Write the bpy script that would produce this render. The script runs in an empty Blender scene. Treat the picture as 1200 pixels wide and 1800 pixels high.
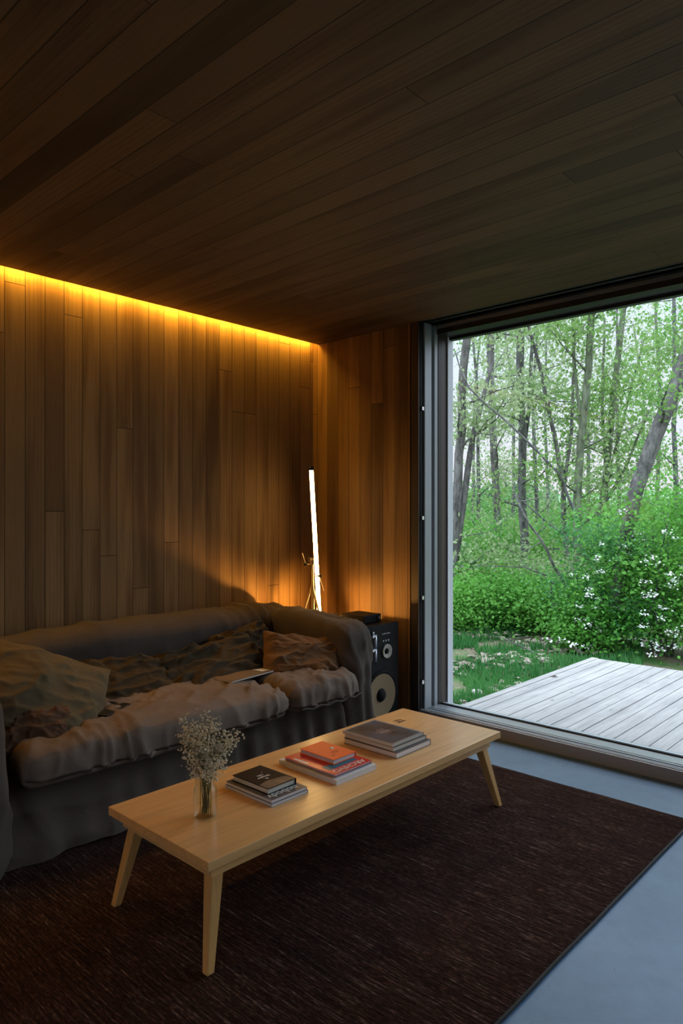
import bpy, bmesh, math, random
import numpy as np
from mathutils import Vector, Matrix, noise
random.seed(7)
SC = bpy.context.scene
COL = SC.collection
PI = math.pi

# ---------------------------------------------------------------- camera
EYE = 1.40
YAW = math.radians(42.8)
FPX = 1230.0
cam_d = bpy.data.cameras.new('camera'); cam = bpy.data.objects.new('camera', cam_d); COL.objects.link(cam)
cam.location = (0, 0, EYE); cam.rotation_euler = (math.radians(90), 0, YAW)
cam_d.sensor_fit = 'VERTICAL'; cam_d.sensor_height = 36; cam_d.lens = 36 * FPX / 1800
cam_d.clip_start = 0.05; cam_d.clip_end = 300
SC.camera = cam

# ---------------------------------------------------------------- world (dusk sky), exposure
W = bpy.data.worlds.new('sky'); SC.world = W; W.use_nodes = True
wn = W.node_tree.nodes; wl = W.node_tree.links
bg = wn['Background']
tc = wn.new('ShaderNodeTexCoord'); sp = wn.new('ShaderNodeSeparateXYZ'); rp = wn.new('ShaderNodeValToRGB')
wl.new(tc.outputs['Generated'], sp.inputs[0]); wl.new(sp.outputs['Z'], rp.inputs[0]); wl.new(rp.outputs[0], bg.inputs[0])
cr = rp.color_ramp
cr.elements[0].position = 0.0; cr.elements[0].color = (0.225, 0.205, 0.222, 1)
cr.elements[1].position = 1.0; cr.elements[1].color = (0.78, 0.88, 1.0, 1)
e = cr.elements.new(0.14); e.color = (0.205, 0.216, 0.242, 1)
e = cr.elements.new(0.31); e.color = (0.207, 0.236, 0.27, 1)
e = cr.elements.new(0.42); e.color = (0.66, 0.74, 0.86, 1)
bg.inputs[1].default_value = 3.6

SC.view_settings.view_transform = 'Standard'; SC.view_settings.look = 'None'
SC.view_settings.exposure = 0.36; SC.view_settings.gamma = 1.0
SC.view_settings.use_curve_mapping = False
SC.cycles.use_denoising = True
try: SC.cycles.denoiser = 'OPENIMAGEDENOISE'
except Exception: pass
SC.cycles.max_bounces = 7; SC.cycles.diffuse_bounces = 4; SC.cycles.glossy_bounces = 3
SC.cycles.transmission_bounces = 7; SC.cycles.transparent_max_bounces = 8
SC.cycles.caustics_reflective = False; SC.cycles.caustics_refractive = False
SC.cycles.sample_clamp_indirect = 4.0

COVE_W = 58.0      # strip hidden in the slot along the sofa wall
TUBE_E = 22.0      # tube lamp emission
ADDED_BULB_W = 7.6       # unseen light added low behind the sofa arm
FILL_LAMP_W = 9.0      # added warm fill light past the sofa's near end, out of view

# ---------------------------------------------------------------- helpers
Rv = Vector((math.cos(YAW), math.sin(YAW), 0)); Fv = Vector((-math.sin(YAW), math.cos(YAW), 0))
def at(px, py, dist):
    """world point seen at pixel (px,py) of the 1200x1800 frame, dist metres ahead"""
    return Vector((0, 0, EYE)) + Fv * dist + Rv * ((px - 600) / FPX * dist) + Vector((0, 0, -(py - 900) / FPX * dist))

def tag(o, label=None, cat=None, group=None, kind=None):
    if label: o['label'] = label
    if cat: o['category'] = cat
    if group: o['group'] = group
    if kind: o['kind'] = kind
    return o
def empty(name, loc, label, cat, rz=0, group=None):
    o = bpy.data.objects.new(name, None); COL.objects.link(o); o.location = loc; o.rotation_euler = (0, 0, rz)
    o.empty_display_size = 0.1
    return tag(o, label, cat, group)

class MB:
    """collects shapes, builds ONE mesh"""
    def __init__(s): s.v = []; s.f = []; s.sm = []; s.mi = []
    def add(s, vs, fs, smooth=False, mi=0):
        b = len(s.v); s.v += [tuple(x) for x in vs]
        s.f += [tuple(i + b for i in f) for f in fs]; s.sm += [smooth] * len(fs); s.mi += [mi] * len(fs)
        return s
    def box(s, lo, hi, mi=0, M=None):
        x0, y0, z0 = lo; x1, y1, z1 = hi
        vs = [Vector(p) for p in ((x0,y0,z0),(x1,y0,z0),(x1,y1,z0),(x0,y1,z0),(x0,y0,z1),(x1,y0,z1),(x1,y1,z1),(x0,y1,z1))]
        if M: vs = [M @ p for p in vs]
        return s.add(vs, [(0,3,2,1),(4,5,6,7),(0,1,5,4),(1,2,6,5),(2,3,7,6),(3,0,4,7)], False, mi)
    def prism(s, poly, z0, z1, mi=0):
        n = len(poly)
        vs = [(x, y, z0) for x, y in poly] + [(x, y, z1) for x, y in poly]
        fs = [tuple(range(n))[::-1], tuple(range(n, 2*n))] + [(i, (i+1) % n, (i+1) % n + n, i + n) for i in range(n)]
        return s.add(vs, fs, False, mi)
    def lathe(s, prof, n=24, c=(0,0,0), M=None, mi=0, smooth=True):
        vs = []; fs = []
        for r, z in prof:
            for k in range(n):
                a = 2*PI*k/n; p = Vector((c[0] + r*math.cos(a), c[1] + r*math.sin(a), c[2] + z))
                vs.append(M @ p if M else p)
        for j in range(len(prof)-1):
            for k in range(n):
                fs.append((j*n+k, j*n+(k+1) % n, (j+1)*n+(k+1) % n, (j+1)*n+k))
        return s.add(vs, fs, smooth, mi)
    def tube(s, pts, rad, n=8, mi=0, cap=True, smooth=True):
        pts = [Vector(p) for p in pts]
        if not hasattr(rad, '__len__'): rad = [rad]*len(pts)
        vs = []; fs = []
        up = Vector((0.123, 0.31, 0.94))
        for i, p in enumerate(pts):
            d = (pts[min(i+1, len(pts)-1)] - pts[max(i-1, 0)]).normalized()
            a = d.cross(up)
            if a.length < 0.05: a = d.cross(Vector((1, 0, 0)))
            a.normalize(); b = d.cross(a)
            for k in range(n):
                t = 2*PI*k/n
                vs.append(p + (a*math.cos(t) + b*math.sin(t))*rad[i])
        for j in range(len(pts)-1):
            for k in range(n):
                fs.append((j*n+k, j*n+(k+1) % n, (j+1)*n+(k+1) % n, (j+1)*n+k))
        if cap:
            fs.append(tuple(range(n))[::-1]); fs.append(tuple(range((len(pts)-1)*n, len(pts)*n)))
        return s.add(vs, fs, smooth, mi)
    def build(s, name, mats, parent=None, bevel=0, fix=True):
        me = bpy.data.meshes.new(name); me.from_pydata(s.v, [], s.f)
        me.polygons.foreach_set('use_smooth', s.sm); me.polygons.foreach_set('material_index', s.mi)
        if fix:
            bm = bmesh.new(); bm.from_mesh(me); bmesh.ops.recalc_face_normals(bm, faces=bm.faces); bm.to_mesh(me); bm.free()
        me.update()
        o = bpy.data.objects.new(name, me); COL.objects.link(o)
        for m in (mats if isinstance(mats, (list, tuple)) else [mats]): me.materials.append(m)
        if parent: o.parent = parent
        if bevel:
            b = o.modifiers.new('bevel', 'BEVEL'); b.width = bevel; b.segments = 2; b.limit_method = 'ANGLE'; b.angle_limit = 0.6
        return o

def rebase(root):
    """children were built in world coordinates: keep them where they are under a root that is not at the origin"""
    inv = Matrix.LocRotScale(root.location, root.rotation_euler, None).inverted()
    for c in root.children:
        if c.get('local'): continue
        c.matrix_parent_inverse = inv

# ---------------------------------------------------------------- materials
def mat(name, col=(.5,.5,.5), rough=.6, metal=0, spec=None, emit=None, es=1.0):
    m = bpy.data.materials.new(name); m.use_nodes = True
    b = m.node_tree.nodes['Principled BSDF']
    b.inputs['Base Color'].default_value = (*col, 1); b.inputs['Roughness'].default_value = rough; b.inputs['Metallic'].default_value = metal
    if spec is not None: b.inputs['Specular IOR Level'].default_value = spec
    if emit: b.inputs['Emission Color'].default_value = (*emit, 1); b.inputs['Emission Strength'].default_value = es
    return m
class NT:
    def __init__(s, m): s.m = m; s.n = m.node_tree.nodes; s.l = m.node_tree.links; s.b = s.n['Principled BSDF']
    def node(s, t, **kw):
        x = s.n.new(t)
        for k, v in kw.items(): setattr(x, k, v)
        return x
    def set(s, sock, v):
        if hasattr(v, 'is_linked') or isinstance(v, bpy.types.NodeSocket): s.l.new(v, sock)
        else: sock.default_value = v
    def math(s, op, a, b=None, c=None):
        x = s.node('ShaderNodeMath', operation=op); s.set(x.inputs[0], a)
        if b is not None: s.set(x.inputs[1], b)
        if c is not None: s.set(x.inputs[2], c)
        return x.outputs[0]
    def comb(s, x, y, z):
        c = s.node('ShaderNodeCombineXYZ'); s.set(c.inputs[0], x); s.set(c.inputs[1], y); s.set(c.inputs[2], z); return c.outputs[0]
    def obj(s):
        t = s.node('ShaderNodeTexCoord'); return t.outputs['Object']
    def sep(s, v):
        t = s.node('ShaderNodeSeparateXYZ'); s.l.new(v, t.inputs[0]); return t.outputs
    def noise(s, v, scale, detail=3, rough=.5, dist=0):
        t = s.node('ShaderNodeTexNoise'); s.l.new(v, t.inputs['Vector'])
        t.inputs['Scale'].default_value = scale; t.inputs['Detail'].default_value = detail; t.inputs['Roughness'].default_value = rough
        t.inputs['Distortion'].default_value = dist
        return t.outputs['Fac']
    def white(s, v):
        t = s.node('ShaderNodeTexWhiteNoise', noise_dimensions='2D'); s.l.new(v, t.inputs['Vector']); return t.outputs['Value']
    def ramp(s, f, stops, interp='LINEAR'):
        r = s.node('ShaderNodeValToRGB'); s.l.new(f, r.inputs[0]); c = r.color_ramp; c.interpolation = interp
        c.elements[0].position = stops[0][0]; c.elements[0].color = (*stops[0][1], 1)
        c.elements[1].position = stops[-1][0]; c.elements[1].color = (*stops[-1][1], 1)
        for p, q in stops[1:-1]:
            e = c.elements.new(p); e.color = (*q, 1)
        return r.outputs[0]
    def mix(s, f, a, b, mode='MIX'):
        x = s.node('ShaderNodeMix', data_type='RGBA', blend_type=mode)
        s.set(x.inputs[0], f); s.set(x.inputs[6], a); s.set(x.inputs[7], b); return x.outputs[2]
    def bump(s, h, strength=.3, dist=.002):
        b = s.node('ShaderNodeBump'); s.l.new(h, b.inputs['Height']); b.inputs['Strength'].default_value = strength
        b.inputs['Distance'].default_value = dist; s.l.new(b.outputs[0], s.b.inputs['Normal'])
    def color(s, c): s.l.new(c, s.b.inputs['Base Color'])

def boards(name, across, along, width, phase, base, dark, tone=1.0, length=2.3, seed=0.0, gap=.018):
    m = mat(name, rough=.62, spec=.25); t = NT(m); o = t.sep(t.obj())
    A = o[across]; L = o[along]
    u = t.math('DIVIDE', t.math('SUBTRACT', A, phase), width); idx = t.math('FLOOR', u); fr = t.math('FRACT', u)
    r1 = t.white(t.comb(idx, seed, 0))
    v = t.math('ADD', t.math('DIVIDE', L, length), t.math('MULTIPLY', r1, 7.3)); jdx = t.math('FLOOR', v); vf = t.math('FRACT', v)
    r2 = t.white(t.comb(idx, t.math('ADD', jdx, seed + 3.7), 0))
    r3 = t.white(t.comb(t.math('ADD', idx, 31.0), t.math('ADD', jdx, seed + 9.1), 0))
    tone_c = t.ramp(r2, [(0, dark), (.05, dark), (.14, tuple(.5*a + .5*b for a, b in zip(dark, base))), (.34, tuple(.86*a for a in base)), (1, tuple(1.1*a for a in base))])
    # long soft streaks that run within a board
    st = t.noise(t.comb(t.math('ADD', t.math('MULTIPLY', A, 9.0), t.math('MULTIPLY', idx, 13.3)), t.math('MULTIPLY', L, .75), r3), 1.0, 2, .5)
    stc = t.ramp(st, [(0, (.5, .47, .45)), (.36, (.62, .58, .55)), (.5, (.95, .95, .95)), (1, (1.12, 1.1, 1.08))])
    c = t.mix(1.0, tone_c, stc, 'MULTIPLY')
    # fine grain
    gv = t.comb(t.math('MULTIPLY', A, 130.0), t.math('MULTIPLY', L, 5.0), t.math('MULTIPLY', r2, 50.0))
    g = t.noise(gv, 1.0, 4, .6, .4)
    gc = t.ramp(g, [(0, (.55, .52, .5)), (.42, (.82, .8, .78)), (.55, (1, 1, 1)), (1, (1.18, 1.15, 1.12))])
    c = t.mix(.5, c, gc, 'MULTIPLY')
    # cathedral rings on some boards
    wv = t.node('ShaderNodeTexWave'); wv.inputs['Scale'].default_value = 1.0; wv.inputs['Distortion'].default_value = 5.0
    wv.inputs['Detail'].default_value = 2; wv.inputs['Detail Scale'].default_value = .7
    t.l.new(t.comb(t.math('MULTIPLY', A, 14.0), t.math('MULTIPLY', L, .9), t.math('MULTIPLY', r3, 40.0)), wv.inputs[0])
    wc = t.ramp(wv.outputs['Fac'], [(0, (.78, .75, .72)), (.3, (1, 1, 1)), (1, (1, 1, 1))])
    c = t.mix(t.math('MULTIPLY', t.math('GREATER_THAN', r3, .45), .8), c, wc, 'MULTIPLY')
    # grooves between boards
    d = t.math('MINIMUM', fr, t.math('SUBTRACT', 1.0, fr))
    dl = t.math('MULTIPLY', t.math('MINIMUM', vf, t.math('SUBTRACT', 1.0, vf)), length/width)
    d = t.math('MINIMUM', d, dl)
    gm = t.node('ShaderNodeMapRange'); t.l.new(d, gm.inputs[0]); gm.inputs[1].default_value = gap*.35; gm.inputs[2].default_value = gap*1.3
    c = t.mix(gm.outputs[0], (.05*base[0], .05*base[1], .05*base[2], 1), c)
    c = t.mix(1.0, c, (tone, tone, tone, 1), 'MULTIPLY')
    t.color(c)
    h = t.math('ADD', t.math('MULTIPLY', gm.outputs[0], 1.0), t.math('MULTIPLY', g, .12))
    t.bump(h, .35, .0025)
    return m

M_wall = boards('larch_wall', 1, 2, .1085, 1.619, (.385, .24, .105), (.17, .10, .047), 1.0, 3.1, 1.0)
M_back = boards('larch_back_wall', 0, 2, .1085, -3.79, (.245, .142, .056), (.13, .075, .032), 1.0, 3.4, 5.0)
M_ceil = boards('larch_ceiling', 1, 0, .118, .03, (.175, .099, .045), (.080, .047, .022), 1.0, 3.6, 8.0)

def wood(name, base, along=1, rough=.35, spec=.5, scale=1.0, var=.35):
    m = mat(name, rough=rough, spec=spec); t = NT(m); o = t.sep(t.obj())
    ax = [0, 1, 2]; ax.remove(along)
    v = t.comb(t.math('MULTIPLY', o[ax[0]], 40*scale), t.math('MULTIPLY', o[along], 2.2*scale), t.math('MULTIPLY', o[ax[1]], 40*scale))
    g = t.noise(v, 1.0, 4, .6, .8)
    lv = t.noise(t.comb(t.math('MULTIPLY', o[ax[0]], 6), t.math('MULTIPLY', o[along], .8), 0), 1.0, 2)
    c = t.ramp(g, [(0, tuple(b*(1-var) for b in base)), (.5, base), (1, tuple(min(1, b*(1+var*.5)) for b in base))])
    c = t.mix(.5, c, t.ramp(lv, [(0, (.8, .78, .75)), (1, (1.15, 1.15, 1.15))]), 'MULTIPLY')
    t.color(c); t.bump(g, .08, .001); return m
M_oak = wood('oak', (.86, .50, .20), 1, .27, .6)
M_oak_leg = wood('oak_leg', (.70, .40, .14), 2, .38, .4)
M_trim = wood('dark_trim_wood', (.045, .032, .024), 2, .5, .3)
M_alu = mat('grey_aluminium', (.52, .56, .60), .35, .15)
M_alu_d = mat('dark_grey_aluminium', (.20, .225, .23), .45, .2)
M_alu_f = mat('taupe_sill_face', (.42, .39, .36), .5, .1)
M_black = mat('black_gasket', (.006, .006, .007), .7)
M_sash = wood('brown_sash', (.045, .028, .022), 2, .4, .4)
M_white_edge = mat('pale_edge', (.6, .63, .68), .45)

def linen(name, base, wr=.35, big=.12, weave=900.):
    m = mat(name, rough=.92, spec=.12); t = NT(m); ob = t.obj(); o = t.sep(ob)
    n1 = t.noise(ob, 3.5, 3); n2 = t.noise(ob, 60, 3)
    wx = t.noise(t.comb(t.math('MULTIPLY', o[0], weave*.16), t.math('MULTIPLY', o[1], weave*.5), t.math('MULTIPLY', o[2], weave*.5)), 1.0, 1)
    c = t.ramp(n1, [(.25, tuple(b*(1-big) for b in base)), (.75, tuple(b*(1+big) for b in base))])
    c = t.mix(.6, c, t.ramp(wx, [(.2, (.75, .75, .75)), (.8, (1.2, 1.2, 1.2))]), 'MULTIPLY')
    t.color(c)
    rid = t.noise(ob, 16, 3, .6, .6)
    h = t.math('ADD', t.math('MULTIPLY', rid, 1.0), t.math('ADD', t.math('MULTIPLY', n2, .10), t.math('MULTIPLY', wx, .03)))
    t.bump(h, wr, .008)
    b = t.b; b.inputs['Sheen Weight'].default_value = .03; b.inputs['Sheen Roughness'].default_value = .5
    return m
M_linen = linen('grey_linen', (.108, .088, .074))
M_linen_c = linen('grey_linen_cushion', (.215, .165, .132))
M_olive = linen('olive_linen', (.15, .115, .065))
M_brown = linen('brown_linen', (.075, .054, .030))
M_rust = linen('rust_linen', (.20, .115, .06))
M_tan = linen('dark_rust_linen', (.15, .085, .05))
M_pipe = mat('black_piping', (.015, .014, .013), .8)

# concrete floor
M_floor = mat('concrete', rough=.42, spec=.4); t = NT(M_floor); ob = t.obj()
n1 = t.noise(ob, 1.6, 5, .6, .4); n2 = t.noise(ob, 14, 5, .7); n3 = t.noise(ob, 240, 2)
c = t.ramp(n1, [(.25, (.080, .150, .26)), (.5, (.122, .215, .345)), (.75, (.170, .272, .40))])
c = t.mix(.6, c, t.ramp(n2, [(.2, (.72, .73, .75)), (.55, (1, 1, 1)), (.8, (1.1, 1.1, 1.1))]), 'MULTIPLY')
sp_ = t.noise(ob, 55, 1, .4)
c = t.mix(t.math('GREATER_THAN', sp_, .79), c, (.03, .03, .035, 1)); t.color(c); t.bump(n3, .06, .001)

# rug
M_rug = mat('woven_rug', rough=.95, spec=.05); t = NT(M_rug); ob = t.obj(); o = t.sep(ob)
s1 = t.noise(t.comb(t.math('MULTIPLY', o[0], 7), t.math('MULTIPLY', o[1], 120), 0), 1.0, 3, .7)
s2 = t.noise(t.comb(t.math('MULTIPLY', o[0], 45), t.math('MULTIPLY', o[1], 150), 3.0), 1.0, 2, .6)
s3 = t.noise(t.comb(t.math('MULTIPLY', o[0], 1.6), t.math('MULTIPLY', o[1], 9), 7.0), 1.0, 3, .6)
c = t.ramp(s1, [(.25, (.011, .005, .004)), (.48, (.034, .014, .010)), (.6, (.075, .043, .034)), (.72, (.21, .15, .13))])
c = t.mix(.85, c, t.ramp(s2, [(.3, (.22, .2, .2)), (.5, (.8, .8, .8)), (.6, (1.6, 1.55, 1.5)), (.7, (3.0, 2.8, 2.6))]), 'MULTIPLY')
c = t.mix(.8, c, t.ramp(s3, [(.25, (.6, .56, .55)), (.7, (1.3, 1.25, 1.25))]), 'MULTIPLY')
t.color(c)
wv = t.node('ShaderNodeTexWave'); wv.bands_direction = 'Y'; wv.inputs['Scale'].default_value = 55; wv.inputs['Distortion'].default_value = 2.5
wv.inputs['Detail'].default_value = 2; t.l.new(ob, wv.inputs[0])
t.bump(t.math('ADD', wv.outputs['Fac'], t.math('MULTIPLY', s2, 1.5)), .8, .004)
t.b.inputs['Sheen Weight'].default_value = .12; t.b.inputs['Sheen Roughness'].default_value = .4; t.b.inputs['Sheen Tint'].default_value = (.8, .6, .55, 1)

# deck
M_deck = mat('weathered_deck', rough=.75, spec=.2); t = NT(M_deck); o = t.sep(t.obj())
idx = t.math('FLOOR', t.math('DIVIDE', o[0], .104)); r = t.white(t.comb(idx, 2.0, 0))
g = t.noise(t.comb(t.math('MULTIPLY', o[0], 60), t.math('MULTIPLY', o[1], 2.5), t.math('MULTIPLY', r, 30)), 1.0, 4, .65, .5)
n = t.noise(t.obj(), 2.2, 4, .6)
c = t.ramp(g, [(.25, (.25, .24, .235)), (.45, (.35, .335, .325)), (.7, (.43, .41, .395))])
c = t.mix(.5, c, t.ramp(n, [(.3, (.75, .77, .8)), (.65, (1.1, 1.1, 1.1))]), 'MULTIPLY')
c = t.mix(.7, c, t.ramp(r, [(0, (.88, .88, .9)), (1, (1.1, 1.1, 1.1))]), 'MULTIPLY')
kn = t.noise(t.comb(t.math('MULTIPLY', o[0], 22), t.math('MULTIPLY', o[1], 7), 0), 1.0, 1)
c = t.mix(t.math('MULTIPLY', t.math('GREATER_THAN', kn, .76), .6), c, (.09, .085, .085, 1)); t.color(c); t.bump(g, .3, .002)

# glass pane: clear with a faint reflection
M_glass = bpy.data.materials.new('window_glass'); M_glass.use_nodes = True
nn = M_glass.node_tree.nodes; ll = M_glass.node_tree.links; nn.remove(nn['Principled BSDF'])
tr = nn.new('ShaderNodeBsdfTransparent'); tr.inputs[0].default_value = (.95, .97, .97, 1)
gl = nn.new('ShaderNodeBsdfGlossy'); gl.inputs['Roughness'].default_value = 0.0
fr = nn.new('ShaderNodeFresnel'); fr.inputs[0].default_value = 1.18
mx = nn.new('ShaderNodeMixShader'); ll.new(fr.outputs[0], mx.inputs[0]); ll.new(tr.outputs[0], mx.inputs[1]); ll.new(gl.outputs[0], mx.inputs[2])
ll.new(mx.outputs[0], nn['Material Output'].inputs[0])

M_strip = mat('amber_led', (1, 1, 1), emit=(1.0, .50, .05), es=COVE_W)
M_tube = mat('tube_diffuser', (1, 1, 1), emit=(1.0, .60, .22), es=TUBE_E)
M_metal = mat('brass_stand', (.62, .50, .33), .3, .9)
M_dark = mat('black_plastic', (.012, .012, .013), .35)
M_paper = mat('page_block', (.8, .8, .85), .8)
t = NT(M_paper); o = t.sep(t.obj()); z = t.noise(t.comb(t.math('MULTIPLY', o[0], 3), t.math('MULTIPLY', o[1], 3), t.math('MULTIPLY', o[2], 1500)), 1, 2)
t.color(t.ramp(z, [(.3, (.60, .61, .66)), (.6, (.86, .87, .92))]))
M_paper_w = mat('cream_page_block', (.68, .66, .60), .8)

# leaves
def leafmat(name, a, b, trans=.45):
    m = bpy.data.materials.new(name); m.use_nodes = True
    t = NT(m); ob = t.obj()
    n = t.noise(ob, 1.1, 2); n2 = t.noise(ob, 17, 2)
    f = t.math('ADD', t.math('MULTIPLY', n, .5), t.math('MULTIPLY', n2, .5))
    c = t.ramp(f, [(.33, a), (.5, tuple((p+q)/2 for p, q in zip(a, b))), (.66, b)])
    t.color(c); t.b.inputs['Roughness'].default_value = .55; t.b.inputs['Specular IOR Level'].default_value = .3
    tl = t.node('ShaderNodeBsdfTranslucent'); t.l.new(c, tl.inputs[0])
    mx = t.node('ShaderNodeMixShader'); mx.inputs[0].default_value = trans
    t.l.new(t.b.outputs[0], mx.inputs[1]); t.l.new(tl.outputs[0], mx.inputs[2]); t.l.new(mx.outputs[0], t.n['Material Output'].inputs[0])
    return m
M_leafA = leafmat('young_leaf', (.10, .26, .045), (.32, .48, .16))
M_leafB = leafmat('pale_leaf', (.22, .34, .14), (.48, .56, .32))
M_leafC = leafmat('bright_leaf', (.05, .25, .025), (.21, .48, .09))
M_leafD = leafmat('blue_green_leaf', (.045, .21, .06), (.17, .41, .14))
M_leafFar = leafmat('distant_leaf', (.05, .19, .04), (.16, .33, .11))
M_grass = leafmat('grass_blade', (.025, .15, .035), (.10, .30, .08))
M_litter = leafmat('dead_leaf', (.20, .15, .11), (.48, .40, .35), .2)
M_petal = mat('white_petal', (.9, .9, .92), .6)
def barkmat(name, a, b):
    m = mat(name, rough=.9, spec=.1); t = NT(m); o = t.sep(t.obj()); ob = t.obj()
    n = t.noise(t.comb(t.math('MULTIPLY', o[0], 14), t.math('MULTIPLY', o[1], 14), t.math('MULTIPLY', o[2], 5)), 1, 4, .65)
    n2 = t.noise(ob, 1.3, 3)
    c = t.ramp(n, [(.3, a), (.62, b)]); c = t.mix(.6, c, t.ramp(n2, [(.3, (.6, .6, .6)), (.65, (1.2, 1.2, 1.25))]), 'MULTIPLY')
    t.color(c); t.bump(n, .6, .02); return m
M_barkG = barkmat('pale_grey_bark', (.05, .048, .046), (.21, .20, .19))
M_barkD = barkmat('dark_bark', (.045, .045, .045), (.20, .20, .19))
M_barkM = barkmat('mossy_bark', (.06, .075, .045), (.22, .25, .17))

# ---------------------------------------------------------------- room shell
X_L = -3.835; Y_B = 3.82; X_R = 2.6; Y_F = -2.6; Z_C = 2.684
JX = -2.88      # where the window opening starts
def struct(name, mb, m, **k):
    o = mb.build(name, m, **k); o['kind'] = 'structure'; return o
struct('floor', MB().box((X_L-.2, Y_F-.2, -.12), (X_R+.2, Y_B+.0, 0)), M_floor)
struct('wall_left', MB().box((X_L-.15, Y_F-.2, -.12), (X_L, Y_B+.15, Z_C+.3)), M_wall)
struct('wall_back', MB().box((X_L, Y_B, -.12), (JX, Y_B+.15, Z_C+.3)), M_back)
struct('wall_right', MB().box((X_R, Y_F-.2, -.12), (X_R+.15, Y_B+.15, Z_C+.3)), M_wall)
WX0, WX1 = -1.0, 2.2      # tall glazed opening in the wall behind the camera
struct('wall_front', MB().box((X_L-.15, Y_F-.2, -.12), (WX0, Y_F, Z_C+.3)).box((WX1, Y_F-.2, -.12), (X_R+.15, Y_F, Z_C+.3)).box((WX0, Y_F-.2, 2.35), (WX1, Y_F, Z_C+.3)), M_back)
SLOT = .056
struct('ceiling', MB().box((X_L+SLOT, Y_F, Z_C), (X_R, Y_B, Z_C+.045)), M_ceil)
M_roof = mat('roof_underside', (.5, .42, .34), .8)
struct('ceiling_deck', MB().box((X_L-.15, Y_F-.2, Z_C+.12), (X_R+.15, Y_B+.5, Z_C+.30)), M_roof)

led = MB().box((X_L+.026, Y_F+.1, Z_C+.022), (X_L+.046, Y_B-.03, Z_C+.030)).build('light_strip', M_strip)
tag(led, 'amber light strip glowing in the slot where ceiling meets panelled sofa wall', 'light strip')

# window frame: one profile swept round the opening (jamb, head) with a sill of its own
JR = -2.82      # face of the jamb reveal
HZ = 2.684
win = empty('window_1', (JR, 4.0, 0), 'large dark-framed window beside the speaker looking onto deck and woods', 'window')
win['kind'] = 'structure'
del win['category']
prof = [(3.82, 3.865, .000, M_black), (3.865, 3.94, .012, M_alu), (3.94, 3.972, -.02, M_black), (3.972, 4.012, .016, M_alu),
        (4.012, 4.112, .02, M_sash), (4.112, 4.130, .03, M_white_edge), (4.130, 4.175, .03, M_alu)]
XE = X_R - .1
for k, (y0, y1, p, m) in enumerate(prof):
    nm = 'jamb_strip' if m is not M_sash else 'sash_stile'
    MB().box((JX-.02, y0, 0), (JR + p, y1, HZ)).build(nm, m, win)
M_headrail = mat('black_head_rail', (.014, .012, .012), .5)
headp = [(3.82, 3.842, -.03, M_black), (3.842, 3.868, 0, M_alu_d), (3.868, 3.90, -.03, M_black), (3.90, 3.95, .0, M_alu_d), (3.95, 3.985, -.02, M_black), (3.985, 4.0, .02, M_alu_d),
         (4.0, 4.13, .055, M_headrail), (4.13, 4.175, .075, M_headrail)]
for k, (y0, y1, p, m) in enumerate(headp):
    MB().box((JX, y0, HZ - p), (XE, y1, HZ + .12)).build('head_track' if m is not M_headrail else 'head_rail', m, win)
MB().box((JX, Y_B, Z_C), (XE, Y_B+.4, Z_C+.12)).build('head_cover', M_black, win)
MB().box((JX-.001, Y_B-.014, 0), (JR, Y_B+.01, HZ)).build('jamb_trim', M_trim, win)
sill = [(3.82, 3.838, .067, M_alu_f), (3.838, 3.845, .071, M_white_edge), (3.845, 3.866, .048, M_alu_d), (3.866, 3.875, .068, M_white_edge), (3.875, 3.905, .045, M_black),
        (3.905, 3.918, .067, M_alu), (3.918, 3.93, .05, M_black), (3.93, 4.035, .067, M_alu), (4.035, 4.06, .074, M_black), (4.06, 4.075, .072, M_white_edge), (4.075, 4.175, .045, M_alu_d)]
for y0, y1, z, m in sill:
    MB().box((JX, y0, .0), (XE, y1, z)).build('sill_strip', m, win)
MB().box((JR, 4.043, .06), (XE, 4.051, HZ-.05)).build('pane', M_glass, win)
hd = MB()
for zz in (2.10, 1.36, .82, .25):
    h = MB().box((JR-.004, 3.835, zz-.012), (JR+.012, 3.855, zz+.012)); h.build('hinge_stud', mat('stud', (.7, .7, .72), .3, .8), win)
rebase(win)
struct('trim_1', MB().box((XE, Y_B-.01, 0), (X_R, Y_B+.35, HZ+.12)), M_trim)
struct('door_track_plinth', MB().box((JX, Y_B+.002, -.12), (X_R, 4.18, 0)), M_alu_d)

w2 = empty('window_2', (0, Y_F-.1, 0), 'tall window in the wall behind the camera', 'window'); w2['kind'] = 'structure'; del w2['category']
MB().box((WX0, Y_F-.18, 0), (WX0+.06, Y_F-.02, 2.35)).build('frame_post', M_alu_d, w2); MB().box((WX1-.06, Y_F-.18, 0), (WX1, Y_F-.02, 2.35)).build('frame_post', M_alu_d, w2)
MB().box((WX0+.06, Y_F-.18, 2.29), (WX1-.06, Y_F-.02, 2.35)).build('frame_rail', M_alu_d, w2); MB().box((WX0+.06, Y_F-.18, 0), (WX1-.06, Y_F-.02, .06)).build('frame_rail', M_alu_d, w2)
MB().box((WX0+.06, Y_F-.104, .06), (WX1-.06, Y_F-.096, 2.29)).build('pane', M_glass, w2); rebase(w2)

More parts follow.
